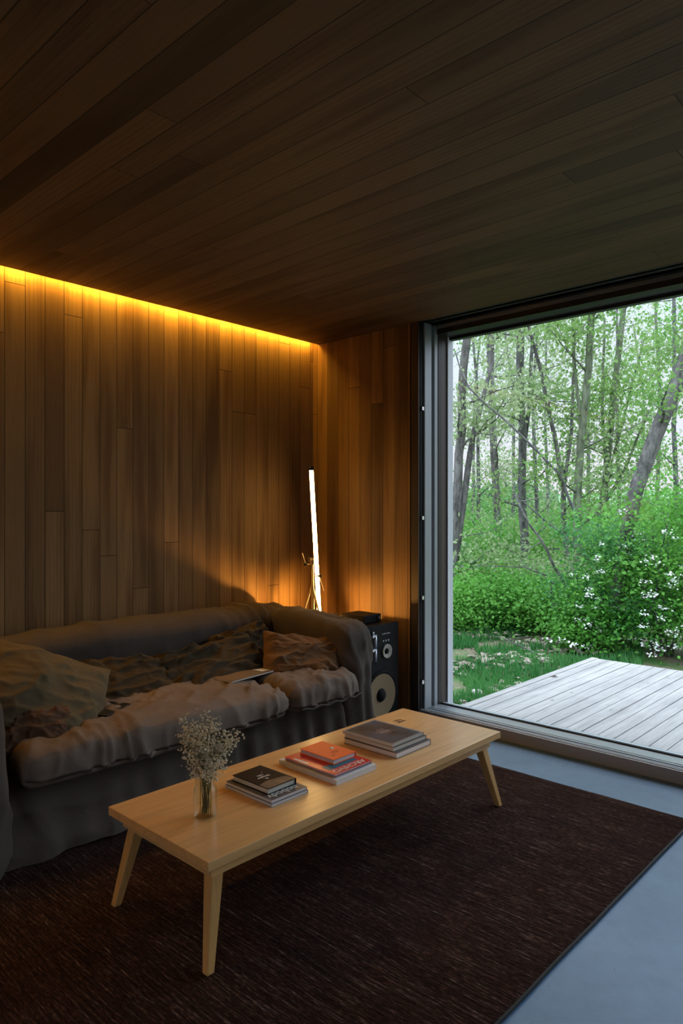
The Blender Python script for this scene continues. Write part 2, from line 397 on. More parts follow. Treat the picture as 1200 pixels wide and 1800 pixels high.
# ---------------------------------------------------------------- deck and ground
DK = empty('deck', (-2.80, 4.2, 0), 'weathered pale wooden deck platform outside the window', 'deck'); DK['kind'] = 'structure'; del DK['category']
x = -2.80 + .06; 
nb = int((3.2 + 2.74)/.104)
for i in range(nb):
    if i > 60: break
    dz = random.uniform(-.0015, .0015)
    MB().box((x, 4.19, -.03), (x+.096, 6.56, -.001 + dz)).build('deck_board', M_deck, DK)
    x += .104
MB().box((-2.81, 4.19, -.14), (-2.745, 6.58, .002)).build('edge_board', M_deck, DK)
MB().box((-2.745, 6.562, -.14), (3.2, 6.58, -.004)).build('fascia_board', M_deck, DK)
MB().box((-2.76, 4.25, -.34), (3.1, 6.5, -.035)).build('deck_frame', M_trim, DK)
rebase(DK)

M_soil = mat('forest_floor', rough=.95, spec=.1); t = NT(M_soil); ob = t.obj()
t.color(t.mix(t.ramp(t.noise(ob, 2.2, 4), [(.4, (0, 0, 0)), (.6, (1, 1, 1))]), (.055, .13, .035, 1), t.ramp(t.noise(ob, 25, 4, .7), [(.3, (.06, .045, .03)), (.7, (.30, .24, .18))])))
def ground_z(x, y):
    d = math.hypot(x, y)
    z = -.36 + .05*noise.noise(Vector((x*.6, y*.6, 0)))
    if d > 22: z -= (d-22)*.02
    return z
vs = []; fs = []; N = 60
xs = [-70 + 105*i/N for i in range(N+1)]; ys = [4.0 + 76*(j/N)**1.6 for j in range(N+1)]
for yy in ys:
    for xx in xs: vs.append((xx, yy, ground_z(xx, yy)))
for j in range(N):
    for i in range(N):
        a = j*(N+1)+i; fs.append((a, a+1, a+N+2, a+N+1))
g = MB(); g.add(vs, fs, True); struct('ground', g, M_soil)
struct('ground_yard', MB().box((-40, -40, -.5), (40, Y_F-.2, -.3)), M_soil)

# ---------------------------------------------------------------- vegetation
RNG = np.random.default_rng(11)
def leaf_mesh(name, C, size, m, parent=None, elong=1.5, flat=.0, jitter=.35):
    C = np.asarray(C, float); n = len(C)
    nrm = RNG.normal(size=(n, 3)); nrm[:, 2] = np.abs(nrm[:, 2]) + flat; nrm /= np.linalg.norm(nrm, axis=1)[:, None]
    a = np.cross(nrm, RNG.normal(size=(n, 3))); a /= np.linalg.norm(a, axis=1)[:, None]; b = np.cross(nrm, a)
    s = (np.asarray(size) * (1 + jitter*RNG.uniform(-1, 1, n)))[:, None]
    drop = np.array([0, 0, -.12])
    v = np.empty((n, 4, 3)); v[:, 0] = C - a*s*elong/2; v[:, 1] = C - b*s*.5 + nrm*s*.1; v[:, 2] = C + a*s*elong/2 + drop*s; v[:, 3] = C + b*s*.5 + nrm*s*.1
    me = bpy.data.meshes.new(name); me.vertices.add(n*4); me.vertices.foreach_set('co', v.reshape(-1))
    me.loops.add(n*4); me.loops.foreach_set('vertex_index', np.arange(n*4, dtype=np.int32))
    me.polygons.add(n); me.polygons.foreach_set('loop_start', np.arange(0, n*4, 4, dtype=np.int32)); me.polygons.foreach_set('loop_total', np.full(n, 4, dtype=np.int32))
    me.update(calc_edges=True); me.validate(); me.materials.append(m)
    o = bpy.data.objects.new(name, me); COL.objects.link(o)
    if parent: o.parent = parent
    return o

def wob(p0, p1, n, amp, seed):
    out = []
    for i in range(n+1):
        f = i/n; p = p0.lerp(p1, f)
        w = math.sin(PI*f)*.5 + f*.5
        out.append(p + Vector((noise.noise(Vector((f*2.3, seed, 0))), noise.noise(Vector((f*2.3, seed, 9))), 0))*amp*w)
    return out
def grow(mb, pts, r0, r1, tips, rng, depth=0, nb=7, blen=1.6, start=.3, spread=1.0):
    n = len(pts); rad = [r0 + (r1-r0)*i/(n-1) for i in range(n)]
    mb.tube(pts, rad, 8 if depth == 0 else 5)
    for k in range(nb):
        f = start + (1-start)*(k + rng.random())/nb; i = min(n-2, int(f*(n-1)))
        p = pts[i].lerp(pts[i+1], f*(n-1)-i)
        az = rng.uniform(0, 2*PI); el = rng.uniform(.1, .9)
        L = blen*rng.uniform(.55, 1.1)*(1.15 - .6*f)
        d = Vector((math.cos(az)*math.cos(el), math.sin(az)*math.cos(el), math.sin(el)))*L*spread
        q = wob(p, p+d, 5, L*.22, rng.uniform(0, 99)); q = [a - p.lerp(p, 0) + p if i_ else p for i_, a in enumerate(q)]
        rr = max(.006, rad[i]*.32)
        if depth < 1:
            grow(mb, q, rr, .005, tips, rng, depth+1, 5, L*.55, .25)
        else:
            mb.tube(q, [rr*(1-.8*j/5) for j in range(6)], 4)
            tips += q[1:]
    if depth: tips += pts[2:]
def tree(name, label, path, r0, r1, bark, leaf, nleaf, size, seed, forks=(), nb=9, blen=1.6, start=.12, spread=.26, cat='tree', group=None):
    """path: list of world points from the ground up"""
    rng = random.Random(seed)
    root = empty(name, path[0], label, cat, group=group)
    mb = MB(); tips = []
    def dense(path, amp, sd):
        out = []
        for i in range(len(path)-1):
            seg = wob(path[i], path[i+1], 4, amp, sd+i)
            seg[-1] = path[i+1]; seg[0] = path[i]
            out += seg[:-1]
        return out + [path[-1]]
    grow(mb, dense(path, .10, seed), r0, r1, tips, rng, 0, nb, blen, start)
    for fp, fr0 in forks:
        grow(mb, dense(fp, .12, seed+5), fr0, .02, tips, rng, 0, max(3, nb//2), blen*.8, .3)
    mb.build('trunk', bark, root, fix=False)
    C = []; tips = rng.sample(tips, max(12, int(len(tips)*.30)))
    for _ in range(nleaf):
        p = rng.choice(tips); s = spread
        C.append((p[0]+rng.gauss(0, s), p[1]+rng.gauss(0, s), p[2]+rng.gauss(0, s*.6)))
    leaf_mesh('foliage', C, np.full(nleaf, size), leaf, root)
    rebase(root); return root
def gp(px, dist):
    p = at(px, 900, dist); p.z = ground_z(p.x, p.y) - .05; return p
def path(dist, pts, base=None, top=None):
    P = [gp(base if base is not None else pts[0][0], dist)] + [at(x, y, dist) for x, y in pts]
    if top: P.append(P[-1] + Vector(top))
    return P

GT = 'tall trees beyond the deck'
tree('tree', 'pale grey tree trunk right beside the window jamb, slightly leaning', path(11.5, [(795, 1000), (806, 800), (820, 600)], 788, (.25, .2, 2.5)), .085, .06, M_barkG, M_leafB, 2900, .048, 1,
     forks=[([at(800, 985, 11.5), at(832, 760, 11.6), at(865, 640, 11.8), at(870, 480, 12)], .06)], blen=1.5, group=GT)
tree('tree', 'straight dark-marked trunk left of the paired stems, in line with the deck corner gap', path(13, [(921, 1000), (918, 800), (914, 600)], 923, (.1, .1, 2.5)), .085, .065, M_barkD, M_leafA, 2700, .050, 2,
     forks=[([at(917, 800, 13), at(930, 720, 13.1), at(935, 600, 13.2), at(960, 520, 13.3)], .05)], blen=1.6, group=GT)
tree('tree', 'slim grey tree that forks low into two thin curved stems', path(12, [(996, 1000), (990, 860), (975, 770), (952, 660), (925, 560)], 1003, (-.3, .2, 1.2)), .055, .02, M_barkG, M_leafB, 2400, .046, 3,
     forks=[([at(990, 870, 12), at(1004, 760, 12.1), at(1008, 650, 12.2), at(1010, 540, 12.2)], .035)], blen=1.4, group=GT)
tree('tree', 'dark mossy trunk rising behind the far deck corner with upward forks', path(11, [(1014, 1000), (1014, 880), (1022, 760), (1035, 640), (1040, 540)], 1026, (.1, .1, 2)), .075, .045, M_barkM, M_leafA, 2900, .046, 4,
     forks=[([at(1022, 760, 11), at(1010, 650, 11.1), at(1005, 530, 11.2)], .03)], blen=1.5, group=GT)
tree('tree', 'multi-stemmed mossy tree spreading upward between deck corner and leaning trunk', path(12.5, [(1048, 980), (1062, 860), (1072, 760)], 1040, (.2, .1, 2.2)), .085, .05, M_barkM, M_leafA, 3600, .048, 5,
     forks=[([at(1064, 850, 12.5), at(1095, 740, 12.6), at(1130, 600, 12.8)], .035), ([at(1066, 830, 12.5), at(1058, 720, 12.6), at(1062, 560, 12.8)], .035), ([at(1060, 890, 12.5), at(1100, 820, 12.3), at(1140, 720, 12)], .03)], blen=1.5, group=GT)
tree('tree', 'thick pale grey trunk leaning to the upper right edge of the window view', path(9, [(1088, 1010), (1112, 880), (1150, 770), (1195, 660), (1228, 560)], 1080, (.9, .6, 2)), .105, .085, M_barkG, M_leafA, 1500, .042, 6, nb=5, blen=1.4, start=.45, group=GT)
tree('tree', 'faint grey trunk between the jamb tree and the straight dark trunk', path(17, [(880, 1000), (868, 800), (861, 620)], 884, (.1, 0, 3)), .10, .08, M_barkG, M_leafB, 2600, .058, 7, blen=2.0, group=GT)
specs = [(760, 14), (842, 19), (900, 21), (948, 18), (1035, 20), (1090, 19), (1150, 17), (1190, 14), (1245, 11), (705, 17), (1310, 15), (965, 25), (1120, 24), (830, 26)]
SL = ['slim background tree hidden mostly behind the window jamb', 'slender tree far behind the grey jamb trunk', 'thin dark far tree left of the straight trunk', 'thin dark tree right of the straight trunk, deep in woods',
      'slender distant tree behind the mossy forked trunk', 'distant thin tree left of the leaning trunk', 'slim tree behind the leaning pale trunk', 'leafy young tree at the far right of the window view', 'leafy tree partly past the right edge of the view',
      'far tree out past the left window jamb', 'tree standing past the right side of the view', 'very distant dark tree between the two forked trees', 'very distant tree below the leaning trunk', 'very distant tree seen beside the window jamb']
for i, ((px, d), lb) in enumerate(zip(specs, SL)):
    rng = random.Random(40+i); lean = rng.uniform(-12, 12)
    tree('slim_tree', lb, path(d, [(px+lean*.4, 900), (px+lean, 700)], px, (rng.uniform(-.4, .4), 0, 2.6)), .045+.001*d, .03, rng.choice([M_barkD, M_barkD, M_barkM]), rng.choice([M_leafA, M_leafB, M_leafC]),
         1500, .028+.0011*d, 60+i, nb=9, blen=1.5+.02*d, start=.08, spread=.30, group='slim trees deeper in the woods')

def bush(name, label, px, dist, w, h, n, size, leaf, seed, stems=7, group=None):
    rng = random.Random(seed); base = gp(px, dist)
    root = empty(name, base, label, 'bush', group=group); mb = MB(); C = []
    for s in range(stems):
        az = rng.uniform(0, 2*PI); q = base + Vector((math.cos(az)*w*.45*rng.random(), math.sin(az)*w*.45*rng.random(), h*rng.uniform(.6, 1)))
        P = wob(base + Vector((rng.uniform(-.1, .1), rng.uniform(-.1, .1), 0)), q, 6, w*.2, seed+s); mb.tube(P, [.016*(1-.8*j/6) for j in range(7)], 5)
    blobs = []
    for s in range(16):
        az = rng.uniform(0, 2*PI); rr = math.sqrt(rng.random())*.75; zz = rng.uniform(.12, .95)
        k = math.sqrt(max(.1, 1-(zz-.4)**2*1.6))
        blobs.append((base.x + math.cos(az)*w/2*rr*k, base.y + math.sin(az)*w/2*rr*k, base.z + h*zz))
    for _ in range(n):
        b = rng.choice(blobs); s = w*.17
        C.append((b[0]+rng.gauss(0, s), b[1]+rng.gauss(0, s), max(base.z+.02, b[2]+rng.gauss(0, s*.55))))
    mb.build('stems', M_barkD, root, fix=False); leaf_mesh('foliage', C, np.full(n, size), leaf, root, flat=.6)
    rebase(root); return root, blobs
BL = [(800, 10.5, 1.5, 1.2, M_leafC), (845, 12, 2.0, 1.6, M_leafA), (890, 10.8, 1.7, 1.1, M_leafC), (935, 11.5, 1.9, 1.5, M_leafB), (975, 10.3, 1.5, 1.1, M_leafC), (1020, 12.5, 2.0, 1.5, M_leafC),
      (760, 12, 2, 1.6, M_leafD), (860, 15.5, 2.6, 2.0, M_leafC), (930, 16, 2.8, 2.0, M_leafA), (1000, 16.5, 2.8, 2.0, M_leafC), (1075, 15.5, 2.8, 1.8, M_leafC), (1150, 15, 3.0, 2.0, M_leafC), (1230, 13, 2.4, 1.9, M_leafC), (800, 18, 3, 2.2, M_leafA)]
BLB = ['bright green bush low beside the window jamb', 'pale leafed bush behind the low jamb bush', 'low bright bush at the foot of the straight trunk', 'pale bush just right of the straight trunk', 'low bright bush left of the far deck corner',
       'rounded bush behind the mossy trunk foot', 'blue green bush outside past the window jamb', 'wide bush deep behind the pale bush', 'wide leafy bush deep behind the straight trunk', 'wide bright bush deep between forked trees',
       'wide bush deep behind the multi-stemmed tree', 'wide bush behind the blossoming shrub', 'tall bush at the right edge behind the blossoms', 'distant bush beside the jamb, farthest of the undergrowth']
for i, ((px, d, w, h, lf), lb) in enumerate(zip(BL, BLB)):
    h *= .62 if d < 14 else .8
    bush('bush', lb, px, d, w, h, int(5000 + 700*w), .024 + .0014*d, lf, 200+i, group='green bushes in the undergrowth')
# shrub in blossom, right of the deck corner
SH = []
for i, (px, d, w, h, lb) in enumerate([(1165, 8.6, 1.9, 2.1, 'tall shrub with white blossoms behind the deck at far right'), (1085, 9.2, 1.5, 1.65, 'white blossoming shrub behind the middle of the deck edge'),
                                        (1030, 8.9, .9, .85, 'low blossoming shrub at the far deck corner'), (1250, 8.4, 1.7, 2.1, 'blossoming shrub past the right edge of the view')]):
    r, b = bush('blossom_shrub', lb, px, d, w, h, int(7500*w/1.7), .036, M_leafC if i != 1 else M_leafD, 300+i, 9, 'shrubs in white blossom'); SH.append((r, b))
BP = [(1119, 936), (1119, 947), (1060, 957), (1097, 960), (1098, 973), (1046, 982), (1083, 983), (1143, 978), (1113, 985), (1185, 944), (1171, 936), (1157, 990), (1133, 988), (1004, 1010), (1030, 1013), (1055, 1005), (1176, 1010), (1188, 1022),
      (1131, 1023), (1177, 1031), (1197, 1014), (1036, 1036), (1134, 1047), (1146, 1043), (1035, 1048), (1049, 1054), (1166, 1068), (1073, 1067), (1091, 1068), (1020, 1066), (1048, 1069), (1127, 1079), (1081, 1080), (1019, 1090), (1033, 1098), (1047, 1102), (1052, 1109),
      (1131, 1100), (1163, 1088), (1173, 1111), (1189, 1117), (1196, 1108), (1064, 1128), (1065, 1140), (1108, 1122), (1094, 1124), (1131, 1132), (1151, 1131), (1152, 1140), (1158, 1141), (1185, 1137), (1145, 1149), (1010, 1135), (1016, 1144), (1036, 1136), (1046, 1146), (1100, 1150), (1092, 900), (1195, 1140), (962, 1125), (985, 1128)]
PC = [[] for _ in SH]
rr_ = random.Random(3)
for px, py in BP:
    k = 0 if px > 1125 else (1 if px > 1058 else 2)
    d = [8.05, 8.7, 8.55][k] + rr_.uniform(-.15, .1); c = at(px, py, d)
    for _ in range(16): PC[k].append((c.x+rr_.gauss(0, .032), c.y+rr_.gauss(0, .032), c.z+rr_.gauss(0, .018)))
for _ in range(25):
    b = rr_.choice(SH[3][1])
    for _ in range(14): PC[3].append((b[0]+rr_.gauss(0, .03), b[1]+rr_.gauss(0, .03), b[2]+rr_.gauss(0, .02)))
for (r, b), pc in zip(SH, PC):
    o = leaf_mesh('blossoms', pc, np.full(len(pc), .027), M_petal, r, elong=1.1, flat=1.2); o['kind'] = 'stuff'; rebase(r)

# fallen and arching bare branches
def branch(label, pts, r, m=M_barkG, twigs=4, seed=0):
    rng = random.Random(seed); P = []
    for i in range(len(pts)-1): P += wob(pts[i], pts[i+1], 5, .05, seed+i)[:-1]
    P.append(pts[-1]); mb = MB(); mb.tube(P, [r*(1-.6*i/(len(P)-1)) for i in range(len(P))], 6)
    for k in range(twigs):
        p = P[rng.randrange(2, len(P)-1)]; q = p + Vector((rng.uniform(-.5, .5), rng.uniform(-.3, .3), rng.uniform(-.2, .4))); mb.tube(wob(p, q, 4, .08, k)[0:], [.4*r, .3*r, .25*r, .2*r, .1*r], 4)
    tag(mb.build('bare_branch', m, fix=False), label, 'branch', 'bare branches crossing the woods')
branch('long dark bare branch slanting down across the middle of the trees', [at(1018, 925, 10.2), at(985, 835, 10.2), at(910, 760, 10.3), at(822, 680, 10.4), at(800, 620, 10.5)], .022, M_barkD, 6, 1)
branch('pale bare branch arching down to the undergrowth left of the far deck corner', [at(1025, 1100, 9.8), at(1000, 1045, 9.8), at(960, 965, 9.8), at(918, 900, 9.8), at(905, 870, 9.9)], .026, M_barkG, 6, 2)
branch('dark bare branch slanting lower, right of the straight trunk', [at(1035, 985, 10.6), at(990, 940, 10.6), at(945, 905, 10.6), at(905, 868, 10.6)], .02, M_barkD, 4, 3)
branch('thin bare arching branch low over the grass', [at(960, 1012, 10), at(925, 998, 10), at(880, 995, 10), at(830, 995, 10)], .012, M_barkG, 3, 4)
branch('short crooked pale branch at the undergrowth edge', [at(982, 1078, 9.6), at(966, 1050, 9.6), at(970, 1028, 9.6), at(975, 1020, 9.6)], .016, M_barkG, 2, 5)
branch('thin pale stick lying bent over the grass left of deck', [at(945, 1150, 8.4), at(915, 1135, 8.6), at(880, 1120, 8.7), at(855, 1118, 8.9)], .010, M_barkG, 4, 6)

# distant wooded rise and mid-distance foliage mass
far = []
rf = random.Random(5)
for _ in range(42000):
    d = rf.uniform(24, 40); px = rf.uniform(640, 1420); p = at(px, 900, d)
    top = 2.0 + 1.2*noise.noise(Vector((px*.02, 3, 0))) + (1.2 if px < 980 else 0)
    z = -.8 + (top+.8)*rf.random()**.7 * (.5 + .5*(d-24)/16)
    far.append((p.x, p.y, z))
o = leaf_mesh('distant_foliage', far, np.full(len(far), .17), M_leafFar, flat=.3)
tag(o, 'mass of distant green woodland foliage behind all the trees', 'foliage', kind='stuff')
mid = []
for _ in range(9000):
    d = rf.uniform(15, 27); px = rf.uniform(700, 1300)
    cl = noise.noise(Vector((px*.035, d*.6, 0)))
    p = at(px, 900, d); z = rf.uniform(.8, 7.5) 
    if noise.noise(Vector((p.x*.45, p.y*.45, z*.5))) > .12: mid.append((p.x, p.y, z))
o = leaf_mesh('canopy_foliage', mid, np.full(len(mid), .068), M_leafB, flat=.2)
tag(o, 'loose haze of pale spring leaves high among the distant trees', 'foliage', kind='stuff')
# hill silhouette
vs = []; fs = []; n = 50
for i in range(n+1):
    a = -110 + 150*i/n
    x_ = a; h = 3.4 + 1.2*noise.noise(Vector((a*.05, 0, 0)))
    for k, (yy, zz) in enumerate([(58, -3), (66, h*.6), (78, h), (95, h*.7)]): vs.append((x_, yy, zz + .4*noise.noise(Vector((a*.5, yy, 0)))))
for i in range(n):
    for k in range(3): b = i*4+k; fs.append((b, b+4, b+5, b+1))
h = MB(); h.add(vs, fs, True); struct('hill', h, leafmat('wooded_hill', (.06, .16, .05), (.14, .26, .10), 0))

# grass and leaf litter left of the deck
gr = []; gsz = []
mbg = MB()
for _ in range(15000):
    px = rf.uniform(740, 1130); d = rf.uniform(4.6, 10.8); p = gp(px, d)
    if p.x > -2.83 and p.y < 6.62: continue
    if p.y < 4.2: continue
    if noise.noise(Vector((p.x*1.4, p.y*1.4, 4))) < -.12: continue
    z = ground_z(p.x, p.y); hh = rf.uniform(.05, .15); az = rf.uniform(0, 2*PI); lx, ly = math.cos(az), math.sin(az); w = .006 + .0006*d
    a = (p.x - ly*w, p.y + lx*w, z); b = (p.x + ly*w, p.y - lx*w, z); q = hh*.35
    mbg.add([a, b, (p.x+lx*q*.5+ly*w*.6, p.y+ly*q*.5-lx*w*.6, z+hh*.6), (p.x+lx*q, p.y+ly*q, z+hh)], [(0, 1, 2), (0, 2, 3)])
tag(mbg.build('grass', M_grass, fix=False), 'short green grass growing left of the deck', 'grass', kind='stuff')
lit = []
for _ in range(1500):
    px = rf.uniform(740, 1060); d = rf.uniform(4.8, 10.2); p = gp(px, d)
    if p.x > -2.85 and p.y < 6.62: continue
    if p.y < 4.2: continue
    if noise.noise(Vector((p.x*1.1, p.y*1.1, 8))) < .02: continue
    lit.append((p.x, p.y, ground_z(p.x, p.y) + rf.uniform(.02, .08)))
tag(leaf_mesh('leaf_litter', lit, np.full(len(lit), .075), M_litter, flat=2.5), 'pale dead leaves scattered in the grass left of the deck', 'dead leaves', kind='stuff')

dl = at(973, 1189, 1); k_ = (EYE - .004)/(EYE - dl.z); dl = Vector((0, 0, EYE)) + (dl - Vector((0, 0, EYE)))*k_
tag(MB().add([(dl.x-.03, dl.y-.012, .004), (dl.x, dl.y-.02, .010), (dl.x+.035, dl.y+.01, .005), (dl.x, dl.y+.018, .012), (dl.x, dl.y, .002)], [(0, 1, 4), (1, 2, 4), (2, 3, 4), (3, 0, 4)]).build('dead_leaf', mat('dark_leaf', (.06, .045, .04), .8), fix=False), 'single dark curled leaf lying on the wooden deck', 'leaf')
MB_st = MB(); ps = gp(838, 6.65); ps.z += .10
MB_st.lathe([(.002, -.03), (.045, -.022), (.055, 0), (.042, .022), (.002, .032)], 14, ps)
tag(MB_st.build('stone', mat('pale_stone', (.5, .47, .45), .9)), 'pale rounded stone in the grass beside the deck edge', 'stone')

# ---------------------------------------------------------------- rug
RX0, RX1, RY0, RY1 = -3.0, -.985, -.6, 3.385
mb = MB(); nx, ny = 60, 120; vs = []; fs = []
for j in range(ny+1):
    for i in range(nx+1):
        x = RX0 + (RX1-RX0)*i/nx; y = RY0 + (RY1-RY0)*j/ny
        e = .008*noise.noise(Vector((y*2.1, 1, 0))) if i == nx else 0
        f = .008*noise.noise(Vector((x*2.1, 5, 0))) if j == ny else 0
        vs.append((x+e, y+f, .012 + .0012*noise.noise(Vector((x*3, y*3, 0)))))
for j in range(ny):
    for i in range(nx): a = j*(nx+1)+i; fs.append((a, a+1, a+nx+2, a+nx+1))
mb.add(vs, fs, True)
rug = mb.build('rug', M_rug, fix=False); so = rug.modifiers.new('thick', 'SOLIDIFY'); so.thickness = .011; so.offset = -1
tag(rug, 'large dark brown flatwoven rug under the coffee table', 'rug')
MB().tube([(RX1+.001+.008*noise.noise(Vector(((RY0 + (RY1-RY0)*j/60)*2.1, 1, 0))), RY0+(RY1-RY0)*j/60, .007) for j in range(61)], .006, 6).build('edge_binding', M_pipe, rug)

# ---------------------------------------------------------------- soft furnishing shapes
def ridge(p, s, ax=(1, 1, 1), sharp=1.6, seed=0):
    q = Vector((p[0]*ax[0], p[1]*ax[1], p[2]*ax[2]))*s + Vector((seed*7.1, seed*3.3, 0))
    v = 1 - abs(noise.noise(q))*2.0
    return max(0, v)**sharp
def crease(p, f, seed=0.0, ax=(1, 1, 1), k=5.0):
    # narrow folds that wander and fade in and out
    w = Vector((noise.noise(p*2.1 + Vector((seed, 0, 0))), noise.noise(p*2.1 + Vector((0, seed, 5))), noise.noise(p*2.1 + Vector((3, 0, seed)))))*.16
    q = p + w
    a = Vector((q[0]*ax[0], q[1]*ax[1], q[2]*ax[2]))*f + Vector((seed*3.7, 0, seed))
    m = max(0, min(1, .55 + 1.5*noise.noise(p*1.7 + Vector((0, 0, seed*2)))))
    return max(0, 1 - abs(noise.noise(a))*k)**1.5 * m
def soft_box(lo, hi, r, step, disp):
    lo = Vector(lo); hi = Vector(hi); c = (lo+hi)/2; hs = (hi-lo)/2
    n = [max(2, int((hi[i]-lo[i])/step)) for i in range(3)]
    vid = {}; vs = []; fs = []
    def key(i, j, k):
        if (i, j, k) not in vid:
            p = Vector((-hs[0]+2*hs[0]*i/n[0], -hs[1]+2*hs[1]*j/n[1], -hs[2]+2*hs[2]*k/n[2]))
            inner = Vector([max(-(hs[a]-r), min(hs[a]-r, p[a])) for a in range(3)])
            d = p - inner
            nn_ = d.normalized() if d.length > 1e-6 else Vector((0, 0, 1))
            q = inner + nn_*r + c
            q = disp(q, nn_)
            vid[(i, j, k)] = len(vs); vs.append(q)
        return vid[(i, j, k)]
    for a, b, cc in ((0, 1, 2), (1, 2, 0), (2, 0, 1)):
        for s in (0, n[cc]):
            for i in range(n[a]):
                for j in range(n[b]):
                    idx = []
                    for di, dj in ((0, 0), (1, 0), (1, 1), (0, 1)):
                        t3 = [0, 0, 0]; t3[a] = i+di; t3[b] = j+dj; t3[cc] = s; idx.append(key(*t3))
                    fs.append(tuple(idx if s else idx[::-1]))
    return vs, fs

sofa = empty('sofa', (-3.25, 2.05, 0), 'long low sofa under loose grey linen covers against the panelled wall', 'sofa')
def d_back(p, n):
    w = ridge(p, 2.2, (1, 1.6, .6), 1.5, 1)*.012 + noise.noise(p*2.4)*.014 + crease(p, 2.6, 1, (1, 1.4, .6))*.012 + crease(p, 5.5, 3, (1, 1, .6))*.005
    # gathers where the back meets the far arm
    g = math.exp(-((p.y-3.0)/.16)**2); w += g*(.02*math.sin(p.y*75 + p.z*9) + .012)
    return p + n*w - Vector((0, 0, .012*math.sin(p.y*2.2)))
vs, fs = soft_box((-3.79, .92, .02), (-3.48, 3.26, .765), .10, .022, d_back)
MB().add(vs, fs, True).build('backrest', M_linen, sofa)
def d_arm(p, n):
    low = max(0, .7-p.z)
    f = low*(.030*math.sin(p.x*38+2*noise.noise(p*3)) + .05)*(1 if n.y > -.3 or n.x > .3 else .3)
    w = ridge(p, 3.0, (1.3, 1.3, .4), 1.8, 4)*.014 + noise.noise(p*3)*.012 + f*.55 + crease(p, 4.0, 2, (1.2, 1.5, .3))*.016 + crease(p, 8.0, 5, (1.2, 1.2, .4))*.006
    if n.x > .4: w += (.010*math.sin(p.y*62 + 3*noise.noise(p*4)) + .012)*min(1, max(0, .72-p.z)*3)
    z = -.055*max(0, min(1, (p.x+3.6)/.8))**2 * max(0, min(1, (p.z-.1)/.5))
    return p + n*w + Vector((0, 0, z + (.008*noise.noise(p*5))))
vs, fs = soft_box((-3.74, 3.07, .02), (-2.805, 3.318, .755), .075, .016, d_arm)
MB().add(vs, fs, True).build('armrest', M_linen, sofa)
vs, fs = soft_box((-3.74, .86, .02), (-2.745, 1.090, .755), .075, .02, d_arm)
MB().add(vs, fs, True).build('armrest', M_linen, sofa)
# base with hanging skirt
mb = MB(); vs = []; fs = []; ns, nz = 380, 32
for i in range(ns+1):
    y = .90 + (3.14-.90)*i/ns
    for j in range(nz+1):
        f = j/nz; z = .355*(1-f) + .018*f
        dep = (.35 + .65*f)
        pl = .013*math.sin(y*46 + 2.2*noise.noise(Vector((y*3, 0, 0))) ) + .014*math.sin(y*21+1) + .02*noise.noise(Vector((y*7, z*1.5, 2)))
        right = max(0, min(1, (y-2.0)/.9)); pl *= (.45 + .9*right)
        pl += .016*ridge(Vector((y*1.0, z*3.0, 0)), 2.6, (1, 1, 1), 1.8, 8)*(1-right*.5) + crease(Vector((0, y, z)), 5, 4, (1, 1.3, .5))*.014 + crease(Vector((0, y, z)), 3, 9, (1, .4, 2.2))*.010
        x = -2.845 + .055*f + pl*dep + (.03*math.exp(-((y-1.6)/.5)**2)*f*f)
        zz = z + (.012*noise.noise(Vector((y*3, 7, 0))) if j == nz else 0)
        vs.append((x, y, zz))
for i in range(ns):
    for j in range(nz): a = i*(nz+1)+j; fs.append((a, a+1, a+nz+2, a+nz+1))
mb.add(vs, fs, True); mb.box((-3.6, .95, .05), (-2.90, 3.1, .33)); sk = mb.build('skirt', M_linen, sofa, fix=False)
# seat cushions
def cushion(y0, y1, seed, x0=-3.50, x1=-2.735, z0=.315, z1=.462, wr=1.0):
    def dsp(p, n):
        u = (p.y-y0)/(y1-y0); v = (p.x-x0)/(x1-x0)
        q = Vector((p.x + .55*p.y, p.y*1.1 - .45*p.x, p.z*.9))
        w = ridge(q, 3.1, (2.3, 1, 1), 2.2, seed)*.016*wr + crease(q, 3.2, seed, (2.0, .8, 1))*.026*wr + crease(q, 6.5, seed+3, (1.8, .8, 1))*.019*wr + crease(q, 12, seed+6, (1.6, .8, 1))*.008*wr + noise.noise(p*3.2+Vector((seed, 0, 0)))*.016
        dome = .02*math.sin(PI*min(1, max(0, u)))*(1 if n.z > 0 else 0)
        sag = Vector((0, 0, -.028*max(0, (v-.72)/.28)**2*(1 if p.z > .36 else .3)))
        out = .022*math.sin(PI*min(1, max(0, u)))*(n.x > .5)
        edge = math.exp(-((p.z-(z0+.02))/.012)**2)*.010
        return p + n*(w*(1 if n.z > -.5 else .2) + edge) + Vector((out, 0, dome)) + sag
    return soft_box((x0, y0, z0), (x1, y1, z1), .055, .0125, dsp)
vs, fs = cushion(1.165, 2.54, 1); c1 = MB().add(vs, fs, True).build('seat_cushion', M_linen_c, sofa)
vs, fs = cushion(2.565, 3.115, 2, wr=.7); c2 = MB().add(vs, fs, True).build('seat_cushion', M_linen_c, sofa)
MB().tube([(-2.70+.014*math.sin(PI*i/40), 2.60+.50*i/40, .335+.005*math.sin(i*.7)) for i in range(41)], .0055, 6).build('piping', M_linen, c2)
rebase(sofa)

